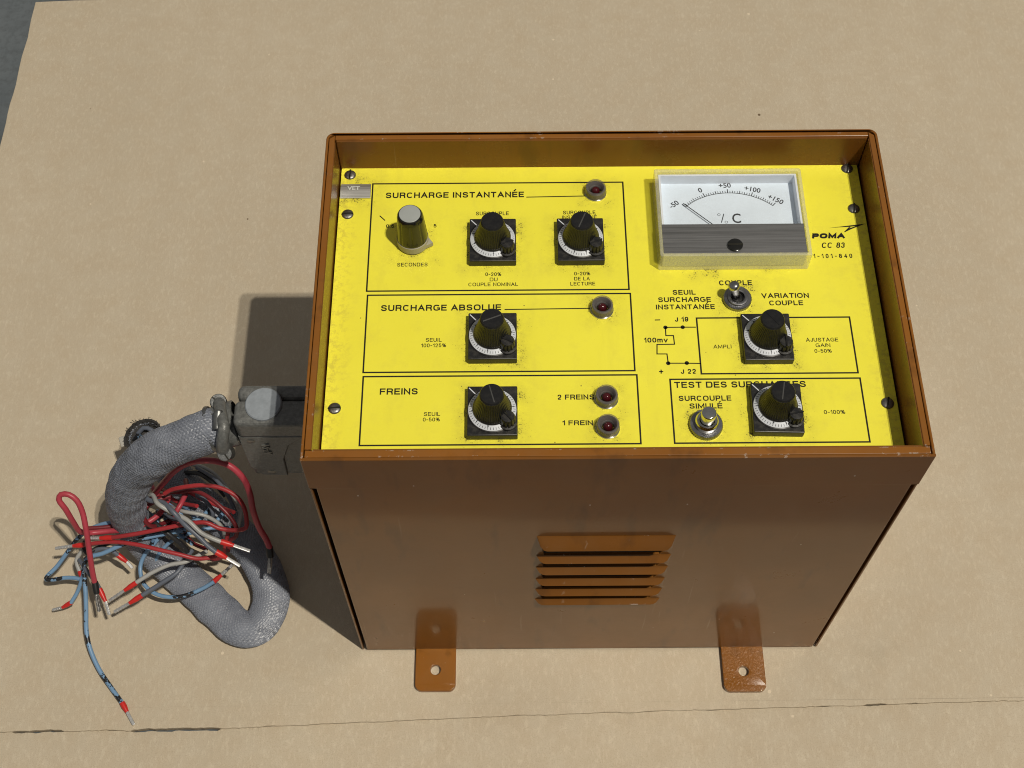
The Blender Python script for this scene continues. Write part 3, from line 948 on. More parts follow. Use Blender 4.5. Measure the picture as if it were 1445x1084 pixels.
add_text(bm, 'VET', (a.x + b.x) / 2 - .001, a.y + (b.y - a.y) * .42, w=.0066, cap=.0026, bold=.03, align='C', z=ZP + .0022, mi=1)
bm.normal_update()
mesh_obj('name_tape', bm, [M_tape, simple('tape_letters', (.60, .62, .58), .6)], plate, smooth=60)

# ------------------------------------------------------------------ dials
def dial_mark_bm(seed, blank):
    """graduated ring lettering: 50 ticks and the figures"""
    r0, r1 = .0094, .0113
    bm = bmesh.new()
    return bm
def make_dial(cx, cy, rot, slot, lev_ang, lev_slot, tilt=0.0, name='dial'):
    o = Vector((cx, cy, ZP)); X, Y, Z = o
    bx, by, tz = .0117, .0130, .0046
    bm = bmesh.new()
    add_box(bm, X - bx, X + bx, Y - by, Y + by, Z, Z + tz, bevel=.0005)
    # turned recess rim under the ring
    add_lathe(bm, [(.01165, tz - .0002), (.01165, tz + .0004), (.0112, tz + .0006)], (X, Y, Z), 64)
    base = mesh_obj(name, bm, M_black, box, origin=o, smooth=40)
    # index line from the corner to the ring
    bm = bmesh.new()
    add_line(bm, [(X - bx + .0008, Y + by - .001), (X - .0078, Y + .0086)], .0005, Z + tz + .00005)
    for f in bm.faces:
        f.normal_update()
        if f.normal.z < 0: f.normal_flip()
    mesh_obj('index_line', bm, M_white, base, smooth=0)
    # white ring with ticks and figures
    bm = bmesh.new()
    add_lathe(bm, [(.0112, tz + .0002), (.0112, tz + .0008), (.0109, tz + .0010), (.0084, tz + .0022), (.0080, tz + .0022)], (X, Y, Z), 72)
    def cone(q):   # ring surface: slightly conical
        r = math.hypot(q.x, q.y)
        return Vector((X + q.x, Y + q.y, Z + tz + .0010 + (.0109 - r) / .0025 * .0012 + .00006))
    n_t = 46
    for k in range(n_t):
        a = rot + 2 * math.pi * .92 * k / n_t
        lng = .0010 if k % 5 else .0017
        w = .00011
        d = Vector((math.cos(a), math.sin(a), 0)); e = Vector((-d.y, d.x, 0))
        q = [d * .0108 + e * w, d * .0108 - e * w, d * (.0108 - lng) - e * w, d * (.0108 - lng) + e * w]
        f = bm.faces.new([bm.verts.new(cone(p)) for p in q]); f.material_index = 1
        if k % 5 == 0:
            c = d * (.0093)
            add_text(bm, str((k // 5) % 10), c.x - d.x * .0006, c.y - d.y * .0006, cap=.00125, bold=.02, align='C', rot=a - math.pi / 2, mi=1, xf=cone)
    for f in bm.faces:
        f.normal_update()
        if f.normal.z < 0 and f.material_index == 1: f.normal_flip()
    mesh_obj('scale_ring', bm, [M_white, M_tick], base, smooth=35)
    # fluted tapering knob with a flat slotted cap
    bm = bmesh.new()
    seg = 144
    fl = lambda i, k, r: r - (.00022 if (k % 3 == 0 and 3 <= i <= 6) else 0)
    prof = [(.0090, tz + .0021), (.0091, tz + .0026), (.0088, tz + .0032), (.0086, tz + .0034), (.0078, tz + .0062), (.0066, tz + .0108), (.00575, tz + .0140), (.0057, tz + .0148), (.0054, tz + .0152), (0, tz + .0152)]
    add_lathe(bm, prof, (X, Y, Z), seg, flute=fl)
    knob = mesh_obj('knob', bm, M_blackk, base, smooth=30)
    bm = bmesh.new()
    add_lathe(bm, [(.00545, tz + .0150), (.0055, tz + .0154), (.0052, tz + .0158), (0, tz + .0158)], (X, Y, Z), 48)
    t = bmesh.new(); add_box(t, -.0046, .0046, -.00035, .00035, tz + .0155, tz + .01605, bevel=.0002, seg=1)
    setmat(t.faces, 1 if slot[1] else 0)
    bmesh.ops.rotate(t, verts=t.verts, matrix=Matrix.Rotation(slot[0], 3, 'Z'))
    bmesh.ops.translate(t, verts=t.verts, vec=(X, Y, Z)); merge(bm, t)
    mesh_obj('knob_cap', bm, [M_cap, simple('cap_slot', (.06, .06, .058), .5)], base, smooth=40)
    # locking lever: a little fluted thumb screw on a cam at the corner of the ring
    bm = bmesh.new()
    lx, ly = X + .0096 * math.cos(lev_ang), Y + .0098 * math.sin(lev_ang)
    fl2 = lambda i, k, r: r * (.86 if (k % 4 == 0 and 2 <= i <= 4) else 1)
    add_lathe(bm, [(.0044, tz + .0000), (.0044, tz + .0014), (.0036, tz + .0016), (.0036, tz + .0050), (.0034, tz + .0060), (.0030, tz + .0066), (0, tz + .0070)], (lx, ly, Z), 48, flute=fl2)
    t = bmesh.new(); add_box(t, -.0034, .0034, -.0004, .0004, tz + .0062, tz + .00735, bevel=.0002, seg=1)
    bmesh.ops.rotate(t, verts=t.verts, matrix=Matrix.Rotation(lev_slot, 3, 'Z'))
    bmesh.ops.translate(t, verts=t.verts, vec=(lx, ly, Z)); setmat(t.faces, 1); merge(bm, t)
    # cam nose reaching over the ring
    t = bmesh.new(); add_box(t, -.0062, .0, -.0024, .0024, tz + .0012, tz + .0034, bevel=.0007)
    bmesh.ops.rotate(t, verts=t.verts, matrix=Matrix.Rotation(lev_ang + .55, 3, 'Z'))
    bmesh.ops.translate(t, verts=t.verts, vec=(lx, ly, Z)); merge(bm, t, 0)
    mesh_obj('locking_lever', bm, [M_black, M_cap], base, smooth=35)
    base.rotation_euler.z = tilt
    return base
for (c, rot, slot, ls, tilt) in zip(DIALS, (3.5, 1.2, 2.6, 2.0, 2.9, 1.9),
        ((R_(2), 0), (R_(68), 1), (R_(22), 1), (R_(105), 1), (R_(-52), 0), (R_(80), 1)), (R_(20), R_(25), R_(-25), R_(-50), R_(90), R_(15)), (0, 0, 0, 0, 0, R_(-1.5))):
    make_dial(c[0], c[1], rot, slot, R_(-42), ls, tilt)

# selector knob with a grey skirt and pointer
o = Vector((*SELECT, ZP))
bm = bmesh.new()
fl = lambda i, k, r: r * (.955 if (k % 12 in (0, 1) and 2 <= i <= 4) else 1)
add_lathe(bm, [(.0076, .0052), (.0078, .0058), (.0077, .0066), (.00705, .0150), (.0066, .0205), (.0064, .0222), (.0058, .0234), (.0053, .0236), (0, .0234)], o, 96, flute=fl)
sel = mesh_obj('selector_knob', bm, M_gloss, box, origin=o, smooth=35)
bm = bmesh.new()
add_lathe(bm, [(.00525, .0234), (.00525, .0239), (.0050, .0241), (0, .0241)], o, 40)
mesh_obj('cap', bm, M_greycap, sel, smooth=40)
bm = bmesh.new()
add_lathe(bm, [(.0080, .0008), (.0081, .0012), (.0080, .0050), (.0077, .0053), (.0070, .0053)], o, 64)
add_lathe(bm, [(.0060, .0), (.0060, .0010)], o, 40, 0)
pa = R_(-14)
t = bmesh.new()
poly_prism(t, [[(.0074, -.0028), (.0106, 0), (.0074, .0028)]], .0008, .0034, bevel=.0002)
bmesh.ops.rotate(t, verts=t.verts, matrix=Matrix.Rotation(pa, 3, 'Z')); bmesh.ops.translate(t, verts=t.verts, vec=o); merge(bm, t, 0)
mesh_obj('pointer_skirt', bm, M_skirt, sel, smooth=40)

# indicator lamps: smoked clear bezels round a red dome
for q in LEDS:
    c = Vector((q.x, q.y, ZP))
    bm = bmesh.new()
    add_lathe(bm, [(.0056, 0), (.0056, .0008), (.0053, .0012), (.0053, .0046), (.0050, .0052), (.0042, .0052), (.0030, .0030), (.0026, .0012)], c, 40)
    ind = mesh_obj('indicator_lamp', bm, M_lens, box, origin=c, smooth=40)
    bm = bmesh.new()
    add_lathe(bm, [(.0057, .0), (.0057, .0007), (.0054, .0009), (.0050, .0009)], c, 40)
    mesh_obj('metal_ring', bm, M_chrome, ind, smooth=40)
    bm = bmesh.new()
    add_lathe(bm, [(.0050, .0006), (.0050, .0038), (.0043, .0043), (.0029, .0028), (.0026, .0006)], c, 40)
    mesh_obj('bezel_core', bm, simple('bezel_core', (.15, .14, .137), .35), ind, smooth=40)
    bm = bmesh.new()
    add_lathe(bm, [(.0022, .0004), (.0022, .0022), (.0019, .0031), (.0013, .0038), (.0006, .0041), (0, .0042)], c, 32)
    mesh_obj('red_dome', bm, M_red, ind, smooth=60)

# toggle switch
c = Vector((TOG.x, TOG.y, ZP))
bm = bmesh.new()
kn = lambda i, k, r: r * (.955 if (k % 2 and i in (1, 2)) else 1)
add_lathe(bm, [(.0070, 0), (.0071, .0004), (.0071, .0019), (.0066, .0023), (.0052, .0023), (.0050, .0030), (.0043, .0032), (.0034, .0030), (.0032, .0008), (0, .0006)], c, 96, flute=kn)
tog = mesh_obj('toggle_switch', bm, M_nickel, box, origin=c, smooth=35)
bm = bmesh.new()
add_lathe(bm, [(.0030, .0009), (.0024, .0018), (0, .0022)], c, 24)
mesh_obj('boot', bm, M_black, tog)
bm = bmesh.new()
d = Vector((-.30, .06, 1)).normalized()
add_lathe(bm, [(.0015, 0), (.00165, .004), (.0021, .0078), (.0027, .0100), (.0027, .0112), (.0019, .0121), (0, .0124)], c + Vector((0, 0, .0012)), 28, axis=d)
mesh_obj('lever', bm, M_nickel2, tog, smooth=60)

# push button
c = Vector((PUSH.x, PUSH.y, ZP))
bm = bmesh.new()
add_lathe(bm, [(.0078, 0), (.0079, .0004), (.0079, .0018), (.0074, .0023), (.0056, .0023), (.0054, .0022)], c, 100, flute=kn)
add_lathe(bm, [(.0054, .0020), (.0054, .0048), (.0051, .0052), (.0049, .0058), (.0046, .0061), (.0036, .0060), (.0036, .0040)], c, 48, 1)
pb = mesh_obj('push_button', bm, [M_nickel, M_chrome], box, origin=c, smooth=35)
bm = bmesh.new()
add_lathe(bm, [(.0033, .0042), (.0033, .0092), (.0035, .0094), (.0035, .0122), (.0033, .0128), (.0029, .0131), (0, .0132)], c, 40)
mesh_obj('plunger', bm, M_chrome, pb, smooth=35)

# ------------------------------------------------------------------ panel meter
mx0, mx1, my0, my1 = METER
mh = .0122; zt = ZP + mh
mo = Vector(((mx0 + mx1) / 2, (my0 + my1) / 2, ZP))
bm = bmesh.new()
w = .0018
poly_prism(bm, [rrect(mx0, mx1, my0, my1, .0008, 3), rrect(mx0 + w, mx1 - w, my0 + w, my1 - w, .0003, 2)[::-1]], ZP + .0003, zt, bevel=.0004)
meter = mesh_obj('panel_meter', bm, M_wall, box, origin=mo, smooth=40)
bm = bmesh.new()
poly_prism(bm, [rrect(mx0 + w, mx1 - w, my0 + w, my1 - w, .0003, 2)], zt - .0012, zt - .0002)
mesh_obj('window', bm, M_clear, meter, smooth=0)
# white tray round the scale
bm = bmesh.new()
ymask = at(1035, 316.3, zt - .0014).y
tx0, tx1, ty0, ty1 = mx0 + w + .0004, mx1 - w - .0004, my0 + w + .0004, my1 - w - .0004
zs = ZP + .0040
poly_prism(bm, [rrect(tx0, tx1, ty0, ty1, .0003, 2), rrect(tx0 + .0010, tx1 - .0010, ty0 + .001, ty1 - .0010, .0003, 2)[::-1]], ZP + .0003, zt - .0018)
mesh_obj('tray', bm, M_tray, meter, smooth=0)
bm = bmesh.new()
add_box(bm, tx0 + .0009, tx1 - .0009, ty0 + .0009, ty1 - .0009, ZP + .001, zs)
zk = zs + .00008
zm = lambda x, y: at(890 + x / 3.905, 180 + y / 3.905, zs)
P0, P1, P2 = zm(303, 438), zm(540, 361), zm(783, 431)
# circle through the three scale points
ax, ay, bx_, by_, cx_, cy_ = P0.x, P0.y, P1.x, P1.y, P2.x, P2.y
D_ = 2 * (ax * (by_ - cy_) + bx_ * (cy_ - ay) + cx_ * (ay - by_))
ux = ((ax**2 + ay**2) * (by_ - cy_) + (bx_**2 + by_**2) * (cy_ - ay) + (cx_**2 + cy_**2) * (ay - by_)) / D_
uy = ((ax**2 + ay**2) * (cx_ - bx_) + (bx_**2 + by_**2) * (ax - cx_) + (cx_**2 + cy_**2) * (bx_ - ax)) / D_
rr_ = math.hypot(ax - ux, ay - uy)
a0, a1 = math.atan2(ay - uy, ax - ux), math.atan2(cy_ - uy, cx_ - ux)
if a0 < 0: a0 += 2 * math.pi
pt = lambda a, r: (ux + r * math.cos(a), uy + r * math.sin(a))
add_line(bm, [pt(a0 + (a1 - a0) * k / 60, rr_) for k in range(61)], .00034, zk, 1)
for k in range(41):
    a = a0 + (a1 - a0) * k / 40
    ln, wd = (.0024, .00042) if k % 10 == 0 else ((.0018, .00036) if k % 5 == 0 else (.0014, .00030))
    add_line(bm, [pt(a, rr_), pt(a, rr_ + ln)], wd, zk, 1)
for t_, x, y, an in (('-50', 238, 424, 36), ('0', 382, 346, 20), ('+50', 518, 320, 2), ('+100', 671, 341, -14), ('+150', 799, 396, -31)):
    c_ = zm(x, y); an = R_(an); cp = .0029
    add_text(bm, t_, c_.x + math.sin(an) * cp / 2, c_.y - math.cos(an) * cp / 2, cap=cp, bold=.016, align='C', rot=an, z=zk, mi=1)
q = zm(562, 527); r = zm(610, 527); t_ = zm(585, 475)
add_text(bm, 'C', q.x, q.y, w=r.x - q.x, cap=t_.y - q.y, bold=.012, z=zk, mi=1)
s0, s1 = zm(500, 525), zm(513, 476)
add_line(bm, [(s0.x, s0.y), (s1.x, s1.y)], .00045, zk, 1)
for (x, y) in ((486, 481), (527, 522)):
    c_ = zm(x, y); add_line(bm, circle(c_.x, c_.y, .0007, 18), .0002, zk, 1, closed=True)
for f in bm.faces:
    f.normal_update()
    if f.material_index == 1 and f.normal.z < 0: f.normal_flip()
mesh_obj('scale_plate', bm, [M_scale, M_tick], meter, smooth=0)
# needle and its mask with the zero screw
bm = bmesh.new()
zn = zs + .0016
n0, n1 = at(890 + 290 / 3.905, 180 + 418 / 3.905, zn), at(890 + 445 / 3.905, 180 + 529 / 3.905, zn)
n2 = n1 + (n1 - n0) * .5
add_line(bm, [(n0.x, n0.y), (n2.x, n2.y)], .00050, zn)
t = bmesh.new(); 
bmesh.ops.solidify(bm, geom=bm.faces[:], thickness=.0002)
mesh_obj('needle', bm, M_tick, meter, smooth=0)
bm = bmesh.new()
add_box(bm, tx0 - .0002, tx1 + .0002, ty0, ymask, zt - .0017, zt - .0013)
add_box(bm, tx0 + .0012, tx1 - .0012, ymask - .0006, ymask, zs + .0022, zt - .0018)
mesh_obj('mask', bm, M_mask, meter, smooth=0)
p = at(1037.8, 345.3, zt); p.z = zt - .0002
screw(p, R_(1), M_gloss, r=.0037, parent=meter, h=.0007, name='zero_screw')

# ------------------------------------------------------------------ cable harness plugged into the side of the box
har = empty('cable_harness', (-.20, .07, 0))
tag(har, 'grey braided cable with a plug and a tangle of loose wires, beside the brown box', 'cable harness')
hx0, hx1, hy0, hy1, hz0, hz1 = -.1942, -.1402, .0672, .0922, .1080, .1730
hood = None
bm = bmesh.new()
ym = (hy0 + hy1) / 2 + .0028
# two castings meeting on a seam; the lower part of the front half is cut back on the box side
add_box(bm, hx0, hx1, hy0, ym - .0003, hz1 - .017, hz1, bevel=.0034, seg=4)
add_box(bm, hx0 + .0006, hx1, ym + .0003, hy1, hz1 - .020, hz1 - .0004, bevel=.0042, seg=4)
add_box(bm, hx0 + .001, hx1, hy0 + .0016, hy1 - .001, hz0, hz1 - .012, bevel=.002, seg=3)
# raised front web on the cable side
poly_prism(bm, [[(hx0 + .0004, hz1 - .016), (hx0 + .0004, hz0 + .012), (hx0 + .006, hz0 + .002), (hx0 + .020, hz0 + .001), (hx0 + .021, hz0 + .022), (hx0 + .026, hz1 - .027), (hx0 + .036, hz1 - .016)]],
           hy0 + .003, hy0 + .0004, plane='xz', bevel=.0007)
hood = mesh_obj('plug_hood', bm, M_conn, har, smooth=40)
bm = bmesh.new()
pc = at(372, 571, hz1); pc.z = hz1
add_lathe(bm, [(.0098, -.001), (.0098, .0008), (.0092, .0014), (0, .0016)], (pc.x, pc.y, hz1), 56)
mesh_obj('blanking_disc', bm, M_plug, hood, smooth=40)
# cast script letters on the front web
bm = bmesh.new()
lc = Vector((hx0 + .0115, hy0, hz1 - .024))
def script(q): return Vector((lc.x + q.y, hy0 - .0000 - .00025, lc.z - q.x))
add_text(bm, 'Vrılf', 0, 0, w=.0125, cap=.0042, bold=.01, shear=.25, xf=script)
ex = bmesh.ops.extrude_face_region(bm, geom=bm.faces[:])
bmesh.ops.translate(bm, verts=[v for v in ex['geom'] if isinstance(v, bmesh.types.BMVert)], vec=(0, .0007, 0))
bmesh.ops.recalc_face_normals(bm, faces=bm.faces)
mesh_obj('cast_lettering', bm, simple('cast_letters_lit', (.26, .26, .245), .4, .3), hood, smooth=0)  # paler than the hood: light on the raised letters put into the colour
for (x, z) in ((hx0 + .0065, hz1 - .0205), (hx1 - .012, hz1 - .0205), (hx0 + .0115, hz0 + .006)):
    bm = bmesh.new()
    add_lathe(bm, [(.0026, -.001), (.0026, .0006), (.0019, .0011), (0, .0012)], (x, hy0 + .0012, z), 20, axis=(0, -1, 0))
    mesh_obj('screw', bm, M_steel, hood, smooth=50)
# strain relief clamp: ring, saddle bar and two screws
cc = at(306, 604, .146)
ax_ = (at(290, 611, .146) - at(330, 600, .148)).normalized()
clamp = empty('cable_clamp', cc, har)
bm = bmesh.new()
add_lathe(bm, [(.0110, -.0012), (.0128, -.0012), (.0132, -.0004), (.0132, .0006), (.0128, .0012), (.0110, .0012), (.0110, -.0012)], cc + ax_ * .0028, 56, axis=ax_)
mesh_obj('ring', bm, M_zinc, clamp, smooth=40)
bm = bmesh.new()
add_lathe(bm, [(.0118, -.011), (.0126, -.0105), (.0126, .0), (.0112, .0022)], cc - ax_ * .001, 48, axis=ax_)
mesh_obj('gland', bm, M_conn, clamp, smooth=40)
bm = bmesh.new()
s_top, s_mid, s_bot = at(309, 566, .153), at(316, 603, .164), at(316, 636, .147)
add_tube(bm, spline([s_top, at(312, 583, .161), s_mid, at(314, 622, .157), s_bot], .002), lambda s: .0042 - .0012 * math.sin(math.pi * s), 14)
mesh_obj('saddle', bm, M_conn, clamp, smooth=60)
bm = bmesh.new()
for (c_, dr, r0_, h0, h1) in ((at(309, 569, .154), Vector((.1, -.28, 1)), .0046, -.004, .0035), (at(318.5, 640, .147), Vector((.0, -.55, 1)), .0042, -.006, .0030)):
    add_lathe(bm, [(r0_ * .9, h0), (r0_, h0 + .0006), (r0_, h1 - .0006), (r0_ * .9, h1), (0, h1 + .0001)], c_, 28, axis=dr)
    t = bmesh.new(); add_box(t, -r0_ * .95, r0_ * .95, -.0004, .0004, h1 - .0004, h1 + .0003); setmat(t.faces, 1)
    q_ = dr.to_track_quat('Z', 'Y').to_matrix().to_4x4() @ Matrix.Rotation(R_(-55), 4, 'Z')
    merge(bm, t, None, Matrix.Translation(c_) @ q_)
add_lathe(bm, [(.0024, 0), (.0026, .0006), (.0026, .0095), (.0018, .0105), (0, .0108)], at(306.5, 606, .160), 20, axis=(at(308, 588, .163) - at(306.5, 606, .160)))
mesh_obj('clamp_screws', bm, [M_zinc, M_print], clamp, smooth=40)

# braided sleeve
SL = [(322, 602, .148), (300, 606, .147), (268, 618, .143), (232, 634, .134), (200, 655, .118), (181, 682, .096), (178, 712, .070), (190, 742, .040), (212, 772, .019), (246, 804, .0085), (284, 838, .0068), (316, 867, .0068),
      (341, 886, .0070), (362, 884, .0074), (379, 862, .0080), (382, 832, .0092), (364, 790, .013), (338, 757, .018), (302, 724, .023), (280, 705, .026), (258, 684, .026), (232, 652, .030), (212, 628, .037), (202, 615, .047)]
path = spline([at(*q) for q in SL], .0006)
bm = bmesh.new(); uvl = bm.loops.layers.uv.new('uv')
NB, PIT = 22, .0125
def braid(s, u):
    a = (u * NB + s / PIT * NB * .30); b = (u * NB - s / PIT * NB * .30)
    fa, fb = abs((a % 1) - .5) * 2, abs((b % 1) - .5) * 2
    over = (math.floor(a) + math.floor(b)) % 2
    h = (1 - fa ** 3) if over else (1 - fb ** 3)
    big = noise.noise(Vector((s * 45, math.cos(u * 6.283) * .8, math.sin(u * 6.283) * .8)))
    return 1 + .105 * h + .10 * big + .06 * noise.noise(Vector((s * 130, math.cos(u * 6.283) * 1.3, math.sin(u * 6.283) * 1.3 + 7)))
def rad(s):
    return .0110 - .0016 * min(1, max(0, (s - .15) / .3))
add_tube(bm, path, rad, 224, 0, False, uvl, braid)
bm.verts.ensure_lookup_table()
bm_ring = lambda i: [bm.verts[i * 224 + k] for k in range(224)]
for i, p_ in enumerate(path):
    f_ = min(1, max(0, (p_.z - .006) / .032)); fz, fx = .58 + .42 * f_, 1.12 - .12 * f_
    for v in bm_ring(i): v.co = Vector((p_.x + (v.co.x - p_.x) * fx, p_.y + (v.co.y - p_.y) * fx, p_.z + (v.co.z - p_.z) * fz))
# lie flat where it rests on the cardboard, pinch at the tight turn
for v in bm.verts:
    if v.co.z < .0010: v.co.z = .0010 + (v.co.z - .0010) * .02
mesh_obj('braided_sleeve', bm, M_braid, har, smooth=70)
# frayed cut end of the sleeve with stub ends of wire in it
ep, ed = path[-1], (path[-1] - path[-6]).normalized()
bm = bmesh.new()
fq = ed.to_track_quat('Z', 'Y').to_matrix()
add_lathe(bm, [(.0100, -.004), (.0117, -.002), (.0122, .0008), (.0108, .0012), (.0098, -.003), (0, -.006)], ep, 40, axis=ed)
for k in range(170):
    a = random.uniform(0, 6.283); r0 = random.uniform(.0102, .0122)
    p0 = ep + fq @ Vector((r0 * math.cos(a), r0 * math.sin(a), random.uniform(-.001, .001)))
    p1 = p0 + fq @ Vector((math.cos(a) * random.uniform(-.0022, .0020), math.sin(a) * random.uniform(-.0022, .0020), random.uniform(.0004, .0046) * (.5 + .5 * math.sin(a * 3 + 1))))
    add_tube(bm, [p0, (p0 + p1) / 2 + Vector((random.uniform(-1, 1), random.uniform(-1, 1), random.uniform(-1, 1))) * .0009, p1], .0002, 4)
mesh_obj('frayed_end', bm, M_frayed, har, smooth=60)
bm = bmesh.new()
p = at(176, 623, .040)
add_box(bm, -.0030, .0030, -.0034, .0034, -.0018, .0018, bevel=.0007)
bmesh.ops.transform(bm, matrix=Matrix.Translation(p) @ Matrix.Rotation(.35, 4, 'Z') @ Matrix.Rotation(.3, 4, 'X'), verts=bm.verts)
add_tube(bm, spline([p, at(186, 622, .041), at(198, 616, .040)]), .0012, 8)
mesh_obj('tie_clip', bm, simple('milky_plastic', (.38, .36, .32), .4), har, smooth=40)

def wire(pts, mat, r=.00145, ferr=None, end=None, label=None, start=False):
    """pts: photo points with heights; ferr = list of (collar, pin) point pairs; end = bare end under black shrink"""
    bm = bmesh.new(); uvl = bm.loops.layers.uv.new('uv')
    r *= .93
    P = spline([at(*q) for q in pts], .002)
    add_tube(bm, P, r, 12, 0, True, uvl)
    o = mesh_obj('wire', bm, mat, har, smooth=70, label=label)
    for (a, b, c) in (ferr or []):
        a, b, c = at(*a), at(*b), at(*c)
        bm = bmesh.new()
        d = (b - a); Lc = d.length
        add_lathe(bm, [(r * .9, -.0004), (r * 1.22, 0), (r * 1.25, Lc * .45), (r * .95, Lc * .8), (r * .82, Lc), (0, Lc)], a, 20, axis=d)
        mesh_obj('ferrule_collar', bm, M_fred, o, smooth=40)
        bm = bmesh.new()
        d2 = c - b; q = d2.to_track_quat('Z', 'Y').to_matrix().to_4x4()
        t = bmesh.new(); Lp = d2.length
        add_box(t, -r * .68, r * .68, -r * .52, r * .52, -.001, Lp, bevel=r * .25)
        # crimp grooves
        merge(bm, t, 0, Matrix.Translation(b) @ q)
        for k in range(4):
            t = bmesh.new(); h = Lp * (.2 + .18 * k)
            add_box(t, -r * .74, r * .74, -r * .57, r * .57, h, h + Lp * .07, bevel=r * .1, seg=1)
            merge(bm, t, 0, Matrix.Translation(b) @ q)
        mesh_obj('ferrule_pin', bm, M_fgrey, o, smooth=40)
    if end:
        a, b, c = [at(*q) for q in end]
        bm = bmesh.new()
        d = b - a
        add_lathe(bm, [(r * 1.0, -.0003), (r * 1.18, 0), (r * 1.2, d.length * .6), (r * 1.05, d.length), (0, d.length)], a, 18, axis=d)
        mesh_obj('heat_shrink', bm, M_shrink, o, smooth=40)
        bm = bmesh.new()
        for k in range(7):
            an = k * .9; off = Vector((math.cos(an), math.sin(an), .3 * math.sin(an * 2))) * r * .42
            add_tube(bm, spline([b - d * .1 + off, b.lerp(c, .5) + off * 1.2, c + off * random.uniform(.4, 1.4)], .002), r * .26, 6)
        mesh_obj('bare_strand', bm, M_strand, o, smooth=60)
    return o

# thick red wires with black shrink ends
wire([(240, 700, .045), (222, 728, .052), (190, 745, .052), (150, 750, .050), (126, 752, .052), (113, 750, .060), (104, 738, .072), (92, 718, .085), (83, 705, .090), (86, 698, .092), (97, 698, .092), (108, 706, .089), (116, 722, .083), (121, 745, .076), (126, 778, .064), (130, 805, .052), (133.5, 822, .044)],
     M_wred2, .0018, end=((133.5, 821, .044), (136.5, 838, .040), (140, 862, .034)), label='thick red wire with a tall loop and a black shrink end')
wire([(190, 735, .030), (206, 715, .046), (218, 697, .060), (232, 680, .078), (246, 665, .094), (262, 655, .106), (284, 650, .114), (305, 651, .117), (325, 658, .115), (343, 675, .108), (352, 695, .098), (357, 720, .085), (366, 745, .070), (376, 762, .060), (380.5, 773, .055)],
     M_wred2, .0020, end=((380, 772, .055), (381.5, 786, .050), (380, 808, .043)), label='thick red wire arching towards the box')
# red wires with ferrules
wire([(232, 697, .070), (240, 692, .072), (262, 687, .076), (290, 685, .078), (315, 690, .077), (335, 702, .074), (345, 718, .069), (348, 735, .064), (347, 745, .061), (338, 748, .060), (322, 748, .060), (308, 745, .061), (292, 738, .064), (272, 738, .063), (240, 744, .060), (200, 752, .056), (170, 757, .053), (157, 759, .051)],
     M_wred, .00145, [((158, 759, .051), (141, 759.5, .050), (126, 759.5, .049))])
wire([(305, 785, .040), (290, 788, .042), (275, 788, .045), (255, 783, .048), (225, 776, .050), (195, 769, .050), (165, 765, .049), (140, 766, .046), (118, 769, .043)], M_wred, .0014, [((118, 769, .043), (103, 770.5, .042), (78, 774, .040))])
wire([(228, 690, .045), (250, 695, .058), (270, 692, .064), (290, 699, .066), (310, 714, .064), (325, 730, .060), (334, 746, .055), (333, 757, .050), (324, 764, .046), (322, 778, .040)], M_wdark, .0014)
wire([(262, 698, .050), (255, 712, .052), (248, 724, .050), (246, 738, .042), (230, 748, .034)], M_wred2, .00165)
wire([(262, 678, .046), (263, 690, .052), (254, 712, .046), (240, 735, .034)], M_wdark, .00165)
wire([(240, 700, .058), (222, 706, .060), (206, 716, .061), (202, 726, .060), (206, 737, .056), (216, 743, .050), (232, 738, .044), (246, 732, .042)], M_wdark, .00150)
wire([(210, 680, .050), (215, 688, .058), (222, 698, .060)], M_wred2, .0017)
wire([(120, 746, .047), (150, 744, .046), (180, 740, .044), (205, 738, .038)], M_wdark, .00145)
wire([(322, 752, .046), (318, 770, .040), (315, 785, .030), (300, 790, .02)], M_wred, .0014)
# twisted grey and white pair
pairA, pairB = [], []
base_ = [(186, 690, .066), (198, 694, .070), (212, 702, .073), (226, 710, .076), (240, 720, .076), (254, 730, .074), (266, 740, .072)]
bp = spline([at(*q) for q in base_], .002)
Fm = frames(bp)
def twist(ph, tail, ends):
    pts = []
    for i, (p_, (t_, n_v, b_v)) in enumerate(zip(bp, Fm)):
        a = i / len(bp) * 13.0 + ph
        pts.append(p_ + (n_v * math.cos(a) + b_v * math.sin(a)) * .0018)
    return pts
def wire_pts(P, tail, mat, r, ferr):
    full = P[::4] + [at(*q) for q in tail]
    bm = bmesh.new(); uvl = bm.loops.layers.uv.new('uv')
    add_tube(bm, spline(full, .002), r, 12, 0, True, uvl)
    o = mesh_obj('wire', bm, mat, har, smooth=70)
    for (a, b, c) in ferr:
        a, b, c = at(*a), at(*b), at(*c)
        bm = bmesh.new(); d = b - a; Lc = d.length
        add_lathe(bm, [(r * .9, -.0004), (r * 1.25, 0), (r * 1.3, Lc * .45), (r * .98, Lc * .8), (r * .85, Lc), (0, Lc)], a, 20, axis=d)
        mesh_obj('ferrule_collar', bm, M_fred, o, smooth=40)
        bm = bmesh.new(); d2 = c - b
        t = bmesh.new(); add_box(t, -r * .7, r * .7, -r * .5, r * .5, -.001, d2.length, bevel=r * .25)
        merge(bm, t, 0, Matrix.Translation(b) @ d2.to_track_quat('Z', 'Y').to_matrix().to_4x4())
        mesh_obj('ferrule_pin', bm, M_fgrey, o, smooth=40)
    return o
wire_pts(twist(0, 0, 0), [(284, 752, .070), (300, 760, .068), (313, 765, .066)], M_wwhite, .0014, [((312, 764.5, .066), (330, 770, .064), (353, 778, .061))])
wire_pts(twist(math.pi, 0, 0), [(280, 757, .066), (294, 771, .063), (306, 780, .061)], M_wgrey, .0015, [((305, 779, .061), (320, 787.5, .058), (339, 799, .054))])
